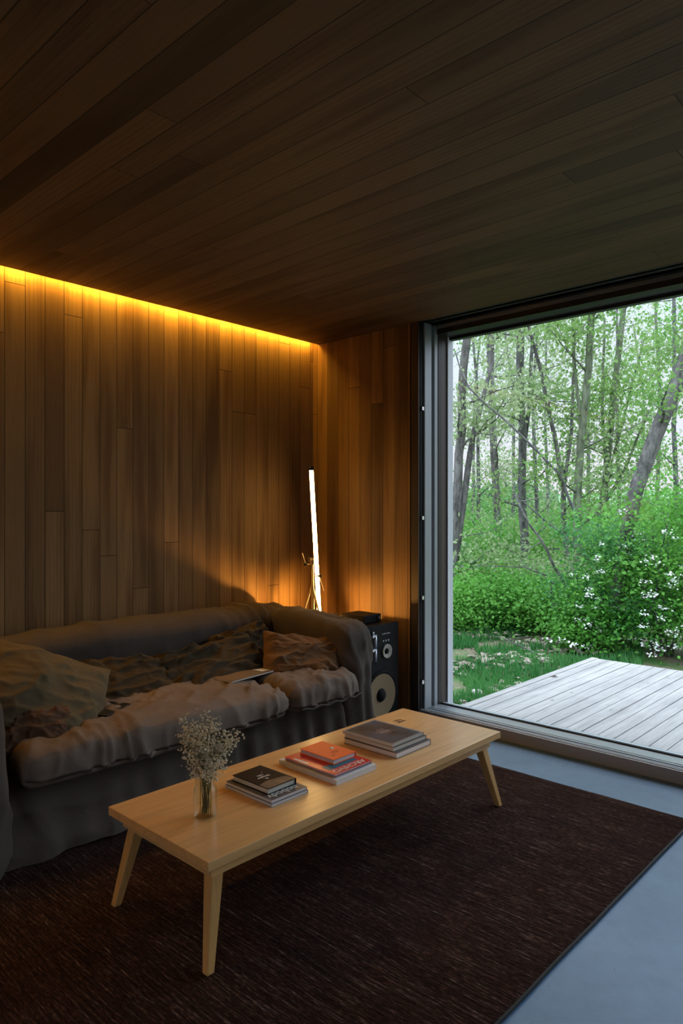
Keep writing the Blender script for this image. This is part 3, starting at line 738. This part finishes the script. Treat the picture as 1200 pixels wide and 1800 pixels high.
def pillow(label, w, h, t, loc, ux, nz, m, seed, wr=1.0, pipe=None, bend=0, cat='pillow'):
    """ux = direction of its width, nz = direction its face looks"""
    ux = Vector(ux).normalized(); nz = Vector(nz); nz = (nz - ux*nz.dot(ux)).normalized(); vy = nz.cross(ux)
    M = Matrix((ux, vy, nz)).transposed().to_4x4(); M.translation = Vector(loc)
    N = 84; vs = []; fs = []; rim = []
    def pt(u, v, side):
        k = .055
        x = u*w/2*(1 - k*(1-v*v)**1.0*abs(u)); y = v*h/2*(1 - k*(1-u*u)*abs(v))
        prof = max(0, (1-abs(u)**2.6)*(1-abs(v)**2.6))**.55
        ang = math.atan2(v, u); rad = math.hypot(u, v)
        fold = (math.sin(ang*11 + 5*noise.noise(Vector((u*1.5, v*1.5, seed))))*.5+.5)*max(0, rad-.30)*.030
        q = Vector((u*1.6+v*.8, v*1.1-u*.5, seed*3.7))
        rg = ridge(q, .8, (.55, 2.4, 1), 3.0, seed)*.014 + crease(q, .9, seed, (.7, 1.8, 1))*.020 + crease(q, 1.8, seed+2, (.7, 1.6, 1))*.013 + crease(q, 3.4, seed+4, (.8, 1.4, 1))*.006
        z = t/2*prof*(1 + .22*noise.noise(Vector((u*1.3, v*1.3, seed)))) + (fold + rg)*wr*min(1, prof*1.8) - .01*wr*prof
        x += .012*noise.noise(Vector((v*2.5, seed, 3)))*(abs(u) > .8); y += .012*noise.noise(Vector((u*2.5, seed, 6)))*(abs(v) > .8)
        return Vector((x, y, side*max(0, z)*(1 if side > 0 else .8) - bend*u*u + .02*noise.noise(Vector((u*1.1, v*1.1, seed+20)))))
    for side in (1, -1):
        b = len(vs)
        for j in range(N+1):
            for i in range(N+1):
                u = math.sin((-1+2*i/N)*PI/2); v = math.sin((-1+2*j/N)*PI/2); p = pt(u, v, side); vs.append(M @ p)
        for j in range(N):
            for i in range(N):
                a = b + j*(N+1)+i; f = (a, a+1, a+N+2, a+N+1); fs.append(f if side > 0 else f[::-1])
    root = MB().add(vs, fs, True).build('pillow', m, fix=False)
    bm = bmesh.new(); bm.from_mesh(root.data); bmesh.ops.remove_doubles(bm, verts=bm.verts, dist=.0006); bmesh.ops.recalc_face_normals(bm, faces=bm.faces); bm.to_mesh(root.data); bm.free()
    for pl in root.data.polygons: pl.use_smooth = True
    tag(root, label, cat, 'pillows along the sofa')
    if pipe:
        P = []
        for e in pipe:
            for i in range(31):
                s = -1 + 2*i/30
                P.append(M @ pt(*{'r': (1, s), 'l': (-1, -s), 't': (-s, 1), 'b': (s, -1)}[e], 1))
        MB().tube(P, .005, 6).build('piping', M_pipe, root)
    return root
pillow('rumpled rust brown pillow peeking out low beside the near armrest', .34, .26, .13, (-2.94, 1.255, .475), (.35, .9, -.12), (.75, -.2, .6), M_tan, 3, .7)
pillow('large olive pillow with plump smooth face at the near end of sofa', .62, .50, .25, (-3.08, 1.36, .575), (.25, .86, -.34), (.62, -.12, .74), M_olive, 1, .6, pipe='l')
pillow('dark brown pillow lying between the large olive pillow and wide pillow', .60, .36, .15, (-3.26, 1.88, .505), (.05, .97, -.10), (.62, -.05, .76), M_brown, 5, 1.0)
pillow('wide crumpled dark pillow in the middle of the sofa back', .74, .34, .16, (-3.25, 2.42, .510), (.02, .98, .10), (.60, 0, .78), M_brown, 8, 1.3)
pillow('dark rumpled pillow propped in the far corner of the sofa', .44, .32, .14, (-3.34, 2.76, .560), (-.05, .97, .12), (.68, -.1, .66), M_brown, 12, 1.3)
pillow('rust brown pillow with black piped edge leaning on the far armrest', .50, .30, .17, (-3.00, 2.90, .525), (.46, .74, -.16), (.66, -.40, .62), M_rust, 16, .8, pipe='r')

# papers and slim tablet on the seat
def booklike(name, label, cat, x0, x1, y0, y1, z0, z1, cover, pages, rz=0, group=None, cov=.0012, spine='+x', soft=True):
    c = Vector(((x0+x1)/2, (y0+y1)/2, z0)); hx, hy = (x1-x0)/2, (y1-y0)/2; h = z1-z0
    root = empty(name, c, label, cat, rz, group)
    ins = .0015 if soft else .004
    pg = MB().box((-hx+ins, -hy+ins, cov), (hx-ins, hy-ins, h-cov)).build('pages', pages, root)
    MB().box((-hx, -hy, h-cov), (hx, hy, h)).build('front_cover', cover, root)
    MB().box((-hx, -hy, 0), (hx, hy, cov)).build('back_cover', cover, root)
    if spine == '+y': MB().box((-hx, hy-cov, cov), (hx, hy, h-cov)).build('spine', cover, root)
    elif spine == '-x': MB().box((-hx, -hy, cov), (-hx+cov, hy, h-cov)).build('spine', cover, root)
    return root
def text(root, name, s, size, x, y, z, m, rz=-PI/2, bold=0.0, sx=1.0, align='CENTER'):
    c = bpy.data.curves.new(name, 'FONT'); c.body = s; c.size = size; c.align_x = align; c.align_y = 'CENTER'; c.extrude = .0002; c.offset = bold; c.resolution_u = 4
    tmp = bpy.data.objects.new('tmp', c); COL.objects.link(tmp); bpy.context.view_layer.update()
    me = bpy.data.meshes.new_from_object(tmp.evaluated_get(bpy.context.evaluated_depsgraph_get())); bpy.data.objects.remove(tmp); me.materials.clear()
    o = bpy.data.objects.new(name, me); COL.objects.link(o); me.materials.append(m); o.parent = root
    o.location = (x, y, z); o.rotation_euler = (0, 0, rz); o.scale = (sx, 1, 1); return o
M_cov_grey = mat('grey_cover', (.12, .13, .14), .35); t = NT(M_cov_grey)
t.color(t.ramp(t.noise(t.obj(), 9, 3), [(.35, (.06, .065, .07)), (.6, (.20, .19, .18))]))
M_cov_black = mat('black_cover', (.006, .005, .005), .55, spec=.2)
M_dune = mat('dune_picture', (.13, .085, .06), .45); t = NT(M_dune); t.color(t.ramp(t.noise(t.obj(), 25, 3), [(.3, (.05, .04, .04)), (.7, (.22, .15, .11))]))
M_orange = mat('orange_cover', (1.0, .16, .02), .5)
M_red = mat('red_cover', (.72, .022, .018), .3)
M_teal = mat('teal_panel', (.01, .15, .24), .35)
M_cov_slate = mat('slate_cover', (.07, .075, .09), .4)
M_white = mat('white_ink', (.80, .78, .72), .6)
M_cov_blue = mat('blue_grey_cover', (.28, .33, .38), .4)
M_tanbook = mat('kraft_cover', (.20, .125, .065), .8)
bk = booklike('magazine', 'tan magazine with white page lying flat on sofa seat before rust pillow', 'magazine', -3.20, -2.98, 2.33, 2.66, .487, .497, M_tanbook, M_paper_w, rz=.1)
MB().box((-.02, .10, .0104), (.08, .16, .0112)).build('loose_page', M_paper, bk)
tb = MB().box((-.07, -.10, 0), (.07, .10, .006)).build('notebook', M_dark, bevel=.002); tb.location = (-2.99, 1.63, .492); tb.rotation_euler = (0, .03, .5)
tag(tb, 'thin black notebook poking out from under the large olive pillow', 'notebook')

# ---------------------------------------------------------------- coffee table
TZ = .36
table = empty('coffee_table', (-1.98, 2.1, .012), 'long low oak coffee table on splayed tapered legs standing on the rug', 'coffee table')
top = MB().box((-2.283, 1.254, TZ-.030), (-1.700, 2.945, TZ)).build('table_top', M_oak, table, bevel=.002)
ap = MB()
ax0, ax1, ay0, ay1 = -2.25, -1.735, 1.292, 2.907
ap.box((ax0, ay0, TZ-.072), (ax1, ay0+.02, TZ-.0305)).box((ax0, ay1-.02, TZ-.072), (ax1, ay1, TZ-.0305)).box((ax0, ay0+.02, TZ-.072), (ax0+.02, ay1-.02, TZ-.0305)).box((ax1-.02, ay0+.02, TZ-.072), (ax1, ay1-.02, TZ-.0305))
ap.build('apron', M_oak, table)
def leg(tx, ty, bx, by):
    vs = []
    for (cx, cy, z, s) in ((bx, by, .0125, .0135), (tx, ty, TZ-.031, .0235)):
        for a, b in ((-1, -1), (1, -1), (1, 1), (-1, 1)): vs.append((cx+a*s, cy+b*s, z))
    MB().add(vs, [(3, 2, 1, 0), (4, 5, 6, 7), (0, 1, 5, 4), (1, 2, 6, 5), (2, 3, 7, 6), (3, 0, 4, 7)]).build('leg', M_oak_leg, table, bevel=.004)
leg(-1.768, 1.328, -1.724, 1.272); leg(-2.208, 1.335, -2.262, 1.272); leg(-1.772, 2.862, -1.704, 2.932); leg(-2.222, 2.868, -2.262, 2.925)
M_mark = mat('burnt_mark', (.10, .055, .03), .7)
mk = MB()
rm = random.Random(2)
for r_ in range(2):
    for k in range(5):
        y = 2.725 + k*.0115; x = -2.178 + r_*.024
        mk.box((x, y, TZ), (x+.018, y+.0035, TZ+.0004)); mk.box((x + rm.choice([0, .007, .014]), y, TZ), (x+.004 + rm.choice([0, .007, .014]), y+.009, TZ+.0004))
mk.build('stamped_mark', M_mark, table)
rebase(table)

Z0 = TZ + .0003
# stack near the jar
a = booklike('magazine', 'pale blue edged magazine at the bottom of the stack beside the flower jar', 'magazine', -2.118, -1.852, 1.640, 1.818, Z0, Z0+.011, M_cov_blue, M_paper, spine='+y')
b = booklike('magazine', 'grey cover magazine with large pale lettering under the black book', 'magazine', -2.114, -1.856, 1.642, 1.815, Z0+.0113, Z0+.0233, M_cov_grey, M_paper, spine='+y')
text(b, 'cover_title', 'nobody', .046, .100, -.006, .0125, M_white, bold=.0006)
MB().box((.06, -.08, .0120), (.127, .084, .0122)).build('cover_picture', M_cov_slate, b)
c = booklike('book', 'black hardback with small pale title on top of the stack beside the flower jar', 'book', -2.100, -1.900, 1.662, 1.802, Z0+.0236, Z0+.0456, M_cov_black, M_paper_w, rz=.02, spine='+y', cov=.0022, soft=False)
dn = MB(); dn.prism([(.098, -.068), (.098, .068), (.055, .06), (.045, .02), (.038, -.02), (.050, -.068)], .0221, .0223); dn.build('cover_picture', M_dune, c)
for s, xx, yy in (('A', .020, -.004), ('Simpler', .001, -.004), ('Life', -.018, -.004)): text(c, 'cover_title', s, .019, xx, yy, .0224, M_white, bold=.0003)
MB().box((-.040, .020, .0221), (-.036, .024, .0224)).build('cover_dot', M_white, c)
# middle stack
a = booklike('magazine', 'thick white edged magazine at the bottom beneath the red magazine', 'magazine', -2.150, -1.822, 1.940, 2.175, Z0, Z0+.019, mat('pale_cover', (.8, .8, .84), .4), M_paper, spine='+y')
b = booklike('magazine', 'thin grey magazine pressed under the red magazine', 'magazine', -2.124, -1.840, 1.955, 2.166, Z0+.0193, Z0+.0245, M_cov_slate, M_paper, spine='+y')
c = booklike('magazine', 'red magazine with white capital title beneath the orange book', 'magazine', -2.128, -1.842, 1.953, 2.168, Z0+.0248, Z0+.0318, M_red, M_paper, spine='+y')
text(c, 'cover_title', 'ARCHIVO', .041, .118, 0, .0074, M_white, bold=.0004, sx=1.0)
MB().box((.052, -.09, .0070), (.096, .075, .0072)).build('cover_picture', M_teal, c)
MB().box((-.10, -.10, .0070), (-.02, -.088, .0072)).build('cover_caption', M_white, c)
d = booklike('book', 'small bright orange hardback on top of the red magazine', 'book', -2.112, -1.916, 2.024, 2.158, Z0+.0321, Z0+.0521, M_orange, M_paper, spine='+y', cov=.0022, soft=False)
MB().box((-.098, .0668, .0022), (.098, .0672, .0178)).build('spine_band', M_cov_black, d)
MB().lathe([(0, .0201), (.010, .0201), (.010, .0204), (0, .0204)], 20, (-.005, .028, 0)).build('cover_emblem', M_white, d)
mk = MB()
for xx, y0, y1 in ((.028, -.012, .034), (.040, -.014, .018), (.058, -.038, -.02)): mk.box((xx, y0, .0200), (xx+.0028, y1, .0203))
mk.build('cover_lines', M_cov_black, d)
# far stack
M_covbrown = mat('brown_grey_cover', (.12, .10, .09), .4)
a = booklike('book', 'thick pale book at the bottom of the stack at the window end', 'book', -2.130, -1.832, 2.318, 2.565, Z0, Z0+.024, M_covbrown, M_paper, rz=.01, spine='+y', cov=.002)
b = booklike('book', 'grey edged book in the middle of the stack at the window end', 'book', -2.132, -1.848, 2.322, 2.553, Z0+.0243, Z0+.0430, M_covbrown, M_paper_w, rz=-.01, spine='+y', cov=.0018)
c = booklike('magazine', 'magazine with dark plant photograph cover topping the stack at window end', 'magazine', -2.140, -1.856, 2.318, 2.545, Z0+.0433, Z0+.0553, mat('taupe_cover', (.34, .30, .26), .4), M_paper_w, rz=.015, spine='+y')
M_pic = mat('plant_photo', (.07, .06, .06), .35); t = NT(M_pic); t.color(t.ramp(t.noise(t.obj(), 8, 3), [(.35, (.035, .026, .022)), (.5, (.075, .065, .06)), (.65, (.085, .10, .13))]))
MB().box((-.132, -.106, .0120), (.134, .102, .0122)).build('cover_picture', M_pic, c)
lf = MB(); 
for k in range(9):
    a_ = k*2*PI/9 + .3; L = .045 + .012*math.sin(k*2.3); ca, sa = math.cos(a_), math.sin(a_); w_ = .010
    lf.add([(0, 0, .0123), (ca*L*.5 - sa*w_, sa*L*.5 + ca*w_, .0123), (ca*L, sa*L, .0123), (ca*L*.5 + sa*w_, sa*L*.5 - ca*w_, .0123)], [(0, 3, 2, 1)])
lf.build('pictured_leaves', mat('pictured_leaf', (.20, .15, .13), .4), c, fix=False)
MB().box((.005, -.03, .0123), (.009, .035, .0125)).build('pictured_stem', mat('pictured_stem', (.55, .47, .38), .4), c)

# ---------------------------------------------------------------- jar of dried flowers
M_jar = M_glass.copy(); M_jar.name = 'jar_glass'
jt = M_jar.node_tree
for x_ in list(jt.nodes):
    if x_.type == 'BSDF_TRANSPARENT': x_.inputs[0].default_value = (.97, .985, .96, 1)
    if x_.type == 'BSDF_GLOSSY': x_.inputs['Roughness'].default_value = .04
    if x_.type == 'MIX_SHADER': jmx = x_
lw = jt.nodes.new('ShaderNodeLayerWeight'); lw.inputs[0].default_value = .25
mm = jt.nodes.new('ShaderNodeMath'); mm.operation = 'MULTIPLY'; mm.inputs[1].default_value = .38
jt.links.new(lw.outputs['Facing'], mm.inputs[0]); jt.links.new(mm.outputs[0], jmx.inputs[0])
JC = (-1.965, 1.437, Z0)
jar = MB()
outer = [(.0, 0), (.030, 0), (.037, .004), (.040, .012), (.041, .03), (.041, .085), (.039, .098), (.033, .109), (.0325, .113), (.0345, .116), (.0325, .119), (.0345, .123), (.0325, .127), (.0340, .131), (.0345, .136)]
inner = [(r-.0028 if r > .004 else 0, max(z, .006)) for r, z in outer[::-1]]
jar.lathe([(max(r, .0005), z) for r, z in outer + inner], 40, JC)
jr = jar.build('glass_jar', M_jar); tag(jr, 'clear glass mason jar standing on the coffee table', 'jar')
fl = empty('dried_flowers', (JC[0], JC[1], Z0+.01), "bunch of dried cream baby's breath standing in the glass jar", 'flowers')
stm = MB(); buds = []; rb = random.Random(9)
C0 = Vector(JC)
heads = []
for k in range(28):
    az = rb.uniform(0, 2*PI); r0 = rb.uniform(0, .022)
    p0 = C0 + Vector((math.cos(az+2.5)*r0, math.sin(az+2.5)*r0, .010)); neck = C0 + Vector((rb.uniform(-.018, .018), rb.uniform(-.018, .018), .128))
    # heads lean in three bunches (tall, left, right) as seen from the sofa's side
    g = rb.choice([0, 0, 1, 2, 2, 3, 3]); side = Rv
    tx = {0: (-.005, .31), 1: (-.065, .27), 2: (.075, .26), 3: (.0, .20)}[g]
    hd_ = C0 + side*(tx[0] + rb.gauss(0, .022)) + Fv*rb.gauss(0, .03) + Vector((0, 0, tx[1] + rb.gauss(0, .022)))
    P = [p0, p0.lerp(neck, .5), neck, neck.lerp(hd_, .5) + Vector((0, 0, .012)), hd_]
    stm.tube(P, [.0011, .0011, .001, .0008, .0005], 5); heads.append((neck, hd_))
    for b2 in range(14):
        q = neck.lerp(hd_, rb.uniform(.15, 1.0)); e_ = q + Vector((rb.gauss(0, .020), rb.gauss(0, .020), rb.uniform(.0, .035)))
        stm.tube([q, e_], .0004, 3)
        for _ in range(6):
            f_ = e_ + Vector((rb.gauss(0, .009), rb.gauss(0, .009), rb.gauss(0, .008))); stm.tube([e_, f_], .0003, 3, cap=False); buds.append(f_)
stm.build('stems', mat('dry_stem', (.20, .17, .07), .8), fl, fix=False)
ico = [Vector(v) for v in ((0,0,1),(1,0,0),(0,1,0),(-1,0,0),(0,-1,0),(0,0,-1))]; icf = [(0,1,2),(0,2,3),(0,3,4),(0,4,1),(5,2,1),(5,3,2),(5,4,3),(5,1,4)]
bd = MB()
for p in buds:
    s = rb.uniform(.0026, .0052); Mr = Matrix.Rotation(rb.uniform(0, 6), 3, 'Z') @ Matrix.Rotation(rb.uniform(0, 3), 3, 'X')
    bd.add([p + Mr @ (v*s) for v in ico], icf, True)
bo = bd.build('blossoms', mat('cream_bud', (.95, .84, .62), .8), fl, fix=False); bo['kind'] = 'stuff'
rebase(fl)

# ---------------------------------------------------------------- speaker and amplifier
SX, SY0, SY1, SZ = -2.905, 3.350, 3.70, .668
spk = empty('loudspeaker', (-3.07, 3.51, 0), 'black floor loudspeaker with large tan woofer between sofa arm and window', 'speaker')
M_spk = mat('black_cabinet', (.007, .007, .008), .6, spec=.18)
MB().box((-3.24, SY0, .004), (SX, SY1, SZ)).build('cabinet', M_spk, spk, bevel=.004)
Mx = Matrix.Translation((SX, 0, 0)) @ Matrix.Rotation(PI/2, 4, 'Y')
def disc(prof, y, z, m, nm, par=spk, n=48):
    Mt = Matrix.Translation((SX, y, z)) @ Matrix.Rotation(PI/2, 4, 'Y'); return MB().lathe(prof, n, (0, 0, 0), Mt).build(nm, m, par)
M_cone = mat('tan_cone', (.42, .30, .17), .85); M_rubber = mat('rubber_surround', (.009, .009, .009), .7, spec=.2)
disc([(.001, .0005), (.160, .0005), (.162, .006), (.155, .010), (.143, .006), (.139, .003)], 3.515, .208, M_rubber, 'woofer_surround')
wf = disc([(.140, .008), (.125, .0065), (.08, .0035), (.045, .0015)], 3.515, .208, M_cone, 'woofer')
MB().lathe([(.045, .0015), (.035, .014), (.018, .02), (.001, .022)], 32, (0, 0, 0), Matrix.Translation((SX, 3.515, .208)) @ Matrix.Rotation(PI/2, 4, 'Y')).build('dust_cap', M_rubber, wf)
tw = disc([(.046, .001), (.046, .010), (.040, .010), (.024, .002), (.018, .0015)], 3.572, .487, mat('cream_ring', (.62, .58, .48), .5), 'tweeter')
disc([(.020, .001), (.018, .006), (.012, .010), (.001, .012)], 3.572, .487, M_rubber, 'tweeter_dome', tw)
M_sil = mat('silver_horn', (.62, .65, .72), .3, .7)
for zc in (.566, .477):
    h = MB(); h.tube([(SX+.02, 3.432, zc-.035), (SX+.02, 3.432, zc+.035)], .012, 14); h.box((SX, 3.405, zc+.030), (SX+.025, 3.444, zc+.046)); h.tube([(SX+.001, 3.425, zc+.056), (SX+.014, 3.425, zc+.056)], .010, 12)
    h.build('horn', M_sil, spk)
lab = MB()
for k in range(5): lab.box((SX+.0002, 3.525+k*.018, .601), (SX+.0012, 3.538+k*.018, .605 + .002*(k % 2)))
lab.build('badge_marks', M_white, spk)
lab = MB()
for k in range(3): lab.box((SX+.0002, 3.535+k*.026, .552), (SX+.0012, 3.546+k*.026, .563))
lab.build('dial_marks', M_alu, spk)
rebase(spk)
amp = empty('amplifier', (-3.08, 3.53, SZ), 'small black amplifier box on top of the loudspeaker', 'amplifier')
MB().box((-3.185, 3.435, SZ+.004), (-2.985, 3.612, SZ+.054)).build('case', M_spk, amp, bevel=.003)
MB().lathe([(.001, 0), (.013, 0), (.013, .012), (.001, .013)], 20, (0, 0, 0), Matrix.Translation((-2.985, 3.585, SZ+.030)) @ Matrix.Rotation(PI/2, 4, 'Y')).build('knob', mat('knob_metal', (.12, .13, .15), .35, .5), amp)
for x in (-3.17, -3.0):
    for y in (3.45, 3.60): MB().lathe([(.001, 0), (.008, 0), (.008, .005), (.001, .005)], 12, (x, y, SZ)).build('foot', M_dark, amp)
MB().tube([(-3.18, 3.47, SZ+.03), (-3.22, 3.455, SZ+.045), (-3.27, 3.44, SZ+.042), (-3.31, 3.44, SZ+.02), (-3.33, 3.45, SZ-.08), (-3.34, 3.46, SZ-.3)], .004, 6).build('cable', M_dark, amp)
rebase(amp)

# ---------------------------------------------------------------- tube lamp on tripod
LB = Vector((-3.48, 3.50, 0))
lamp = empty('floor_lamp', LB, 'glowing vertical tube lamp on a tripod stand in the corner behind sofa', 'floor lamp')
Ttop = Vector((-3.533, 3.50, 1.695)); Tbot = Vector((-3.463, 3.515, .60))
ax = (Ttop - Tbot).normalized(); front = (Vector((0, 0, EYE)) - Ttop); front -= ax*front.dot(ax); front.normalize(); sd = ax.cross(front)
def half(r, a0, a1, P0, P1, n=16, close=True):
    vs = []
    for P in (P0, P1):
        for k in range(n+1):
            a = a0 + (a1-a0)*k/n; vs.append(P + (front*math.cos(a) + sd*math.sin(a))*r)
    fs = [(k, k+1, n+2+k, n+1+k) for k in range(n)]
    fs += [tuple(range(n+1))[::-1], tuple(range(n+1, 2*n+2)), (0, n+1, 2*n+1, n)]
    return vs, fs
vs, fs = half(.0145, -PI*.5, PI*.5, Tbot, Ttop); MB().add(vs, fs).build('tube', M_tube, lamp)
vs, fs = half(.0150, PI*.503, PI*1.497, Tbot, Ttop); MB().add(vs, fs).build('tube_housing', M_dark, lamp)
MB().tube([Ttop, Ttop+ax*.03], .021, 16).build('end_cap', M_dark, lamp)
MB().tube([Tbot-ax*.03, Tbot], .021, 16).build('end_cap', M_dark, lamp)
pf = front*.030 - sd*0
side = Rv*(-.021)
P1 = Vector((-3.496, 3.50, 1.035)) + front*.032 + side; P0 = Vector((-3.47, 3.505, .15)) + front*.032 + side
MB().tube([P0, P1], .009, 10).build('pole', M_metal, lamp)
MB().tube([P1 - ax*.005, P1 + ax*.035], .016, 12).add(*half(.025, 0, 2*PI, P1+ax*.01-front*.03, P1+ax*.045-front*.03)).build('clamp', M_metal, lamp)
for (dx, dz, sg) in ((-.045, -.004, -1), (.055, -.085, 1)):
    c_ = P1 + Rv*dx + Vector((0, 0, dz))
    MB().tube([P1 + Vector((0, 0, dz)), c_], .004, 8).build('screw', M_metal, lamp)
    MB().lathe([(.001, -.012), (.007, -.012), (.013, .010), (.001, .012)], 12, (0, 0, 0), Matrix.Translation(c_) @ Matrix.Rotation(PI/2*sg, 4, Fv)).build('knob', M_dark, lamp)
MB().tube([P1 + Rv*(-.045), P1 + Rv*(-.068) + Vector((0, 0, .075))], .0025, 6).build('rod', M_metal, lamp)
MB().tube([P1 + Rv*.055 + Vector((0, 0, -.09)), P1 + Rv*.085 + Vector((0, 0, -.19))], .003, 6).build('rod', M_metal, lamp)
hub = P1 + Vector((0, 0, -.145))
for k, (dx, dy) in enumerate(((-.26, -.02), (.22, -.02), (.0, .24))):
    foot = hub + Rv*dx + Fv*dy; foot.z = .008
    MB().tube([hub, foot], .0065, 8).build('leg', M_metal, lamp)
# unseen light and cap added behind the sofa arm for the V-shaped glow
BC = Vector((-3.44, 3.43, .665))
MB().lathe([(.004, .052), (.030, .048), (.050, .034), (.051, .033), (.030, .045), (.004, .049)], 28, BC).build('added_shade', M_dark, lamp)
bl = MB().lathe([(.001, -.015), (.011, -.010), (.015, 0), (.011, .010), (.001, .015)], 16, BC).build('added_bulb', mat('added_bulb_glass', (1, 1, 1), emit=(1, .47, .10), es=280*ADDED_BULB_W), lamp)
MB().tube([BC + Vector((0, 0, .05)), BC + Vector((0, 0, .06)), P0.lerp(P1, .63)], .004, 6).build('added_bracket', M_metal, lamp)
rebase(lamp)

# ---------------------------------------------------------------- warm fill lamp added beyond the sofa's near end, outside the frame
nl = empty('added_fill_lamp', (-3.1, -.45, 0), 'added warm fill lamp standing out of view beyond the near end of the sofa', 'floor lamp')
MB().lathe([(.001, 0), (.14, 0), (.14, .02), (.02, .03), (.012, .05), (.012, 1.35), (.001, 1.35)], 28, (-3.1, -.45, 0)).build('stand', M_dark, nl)
M_shade = bpy.data.materials.new('paper_shade'); M_shade.use_nodes = True; t = NT(M_shade); tl = t.node('ShaderNodeBsdfTranslucent'); tl.inputs[0].default_value = (.9, .7, .45, 1); t.l.new(tl.outputs[0], t.n['Material Output'].inputs[0])
MB().lathe([(.13, 1.58), (.20, 1.30)], 32, (-3.1, -.45, 0)).build('lamp_shade', M_shade, nl, fix=False)
ld = bpy.data.lights.new('added_fill_bulb', 'POINT'); ld.energy = FILL_LAMP_W; ld.color = (1, .56, .22); ld.shadow_soft_size = .04
lo_ = bpy.data.objects.new('added_fill_bulb', ld); COL.objects.link(lo_); lo_.location = (-3.1, -.45, 1.44); lo_.parent = nl
rebase(nl)
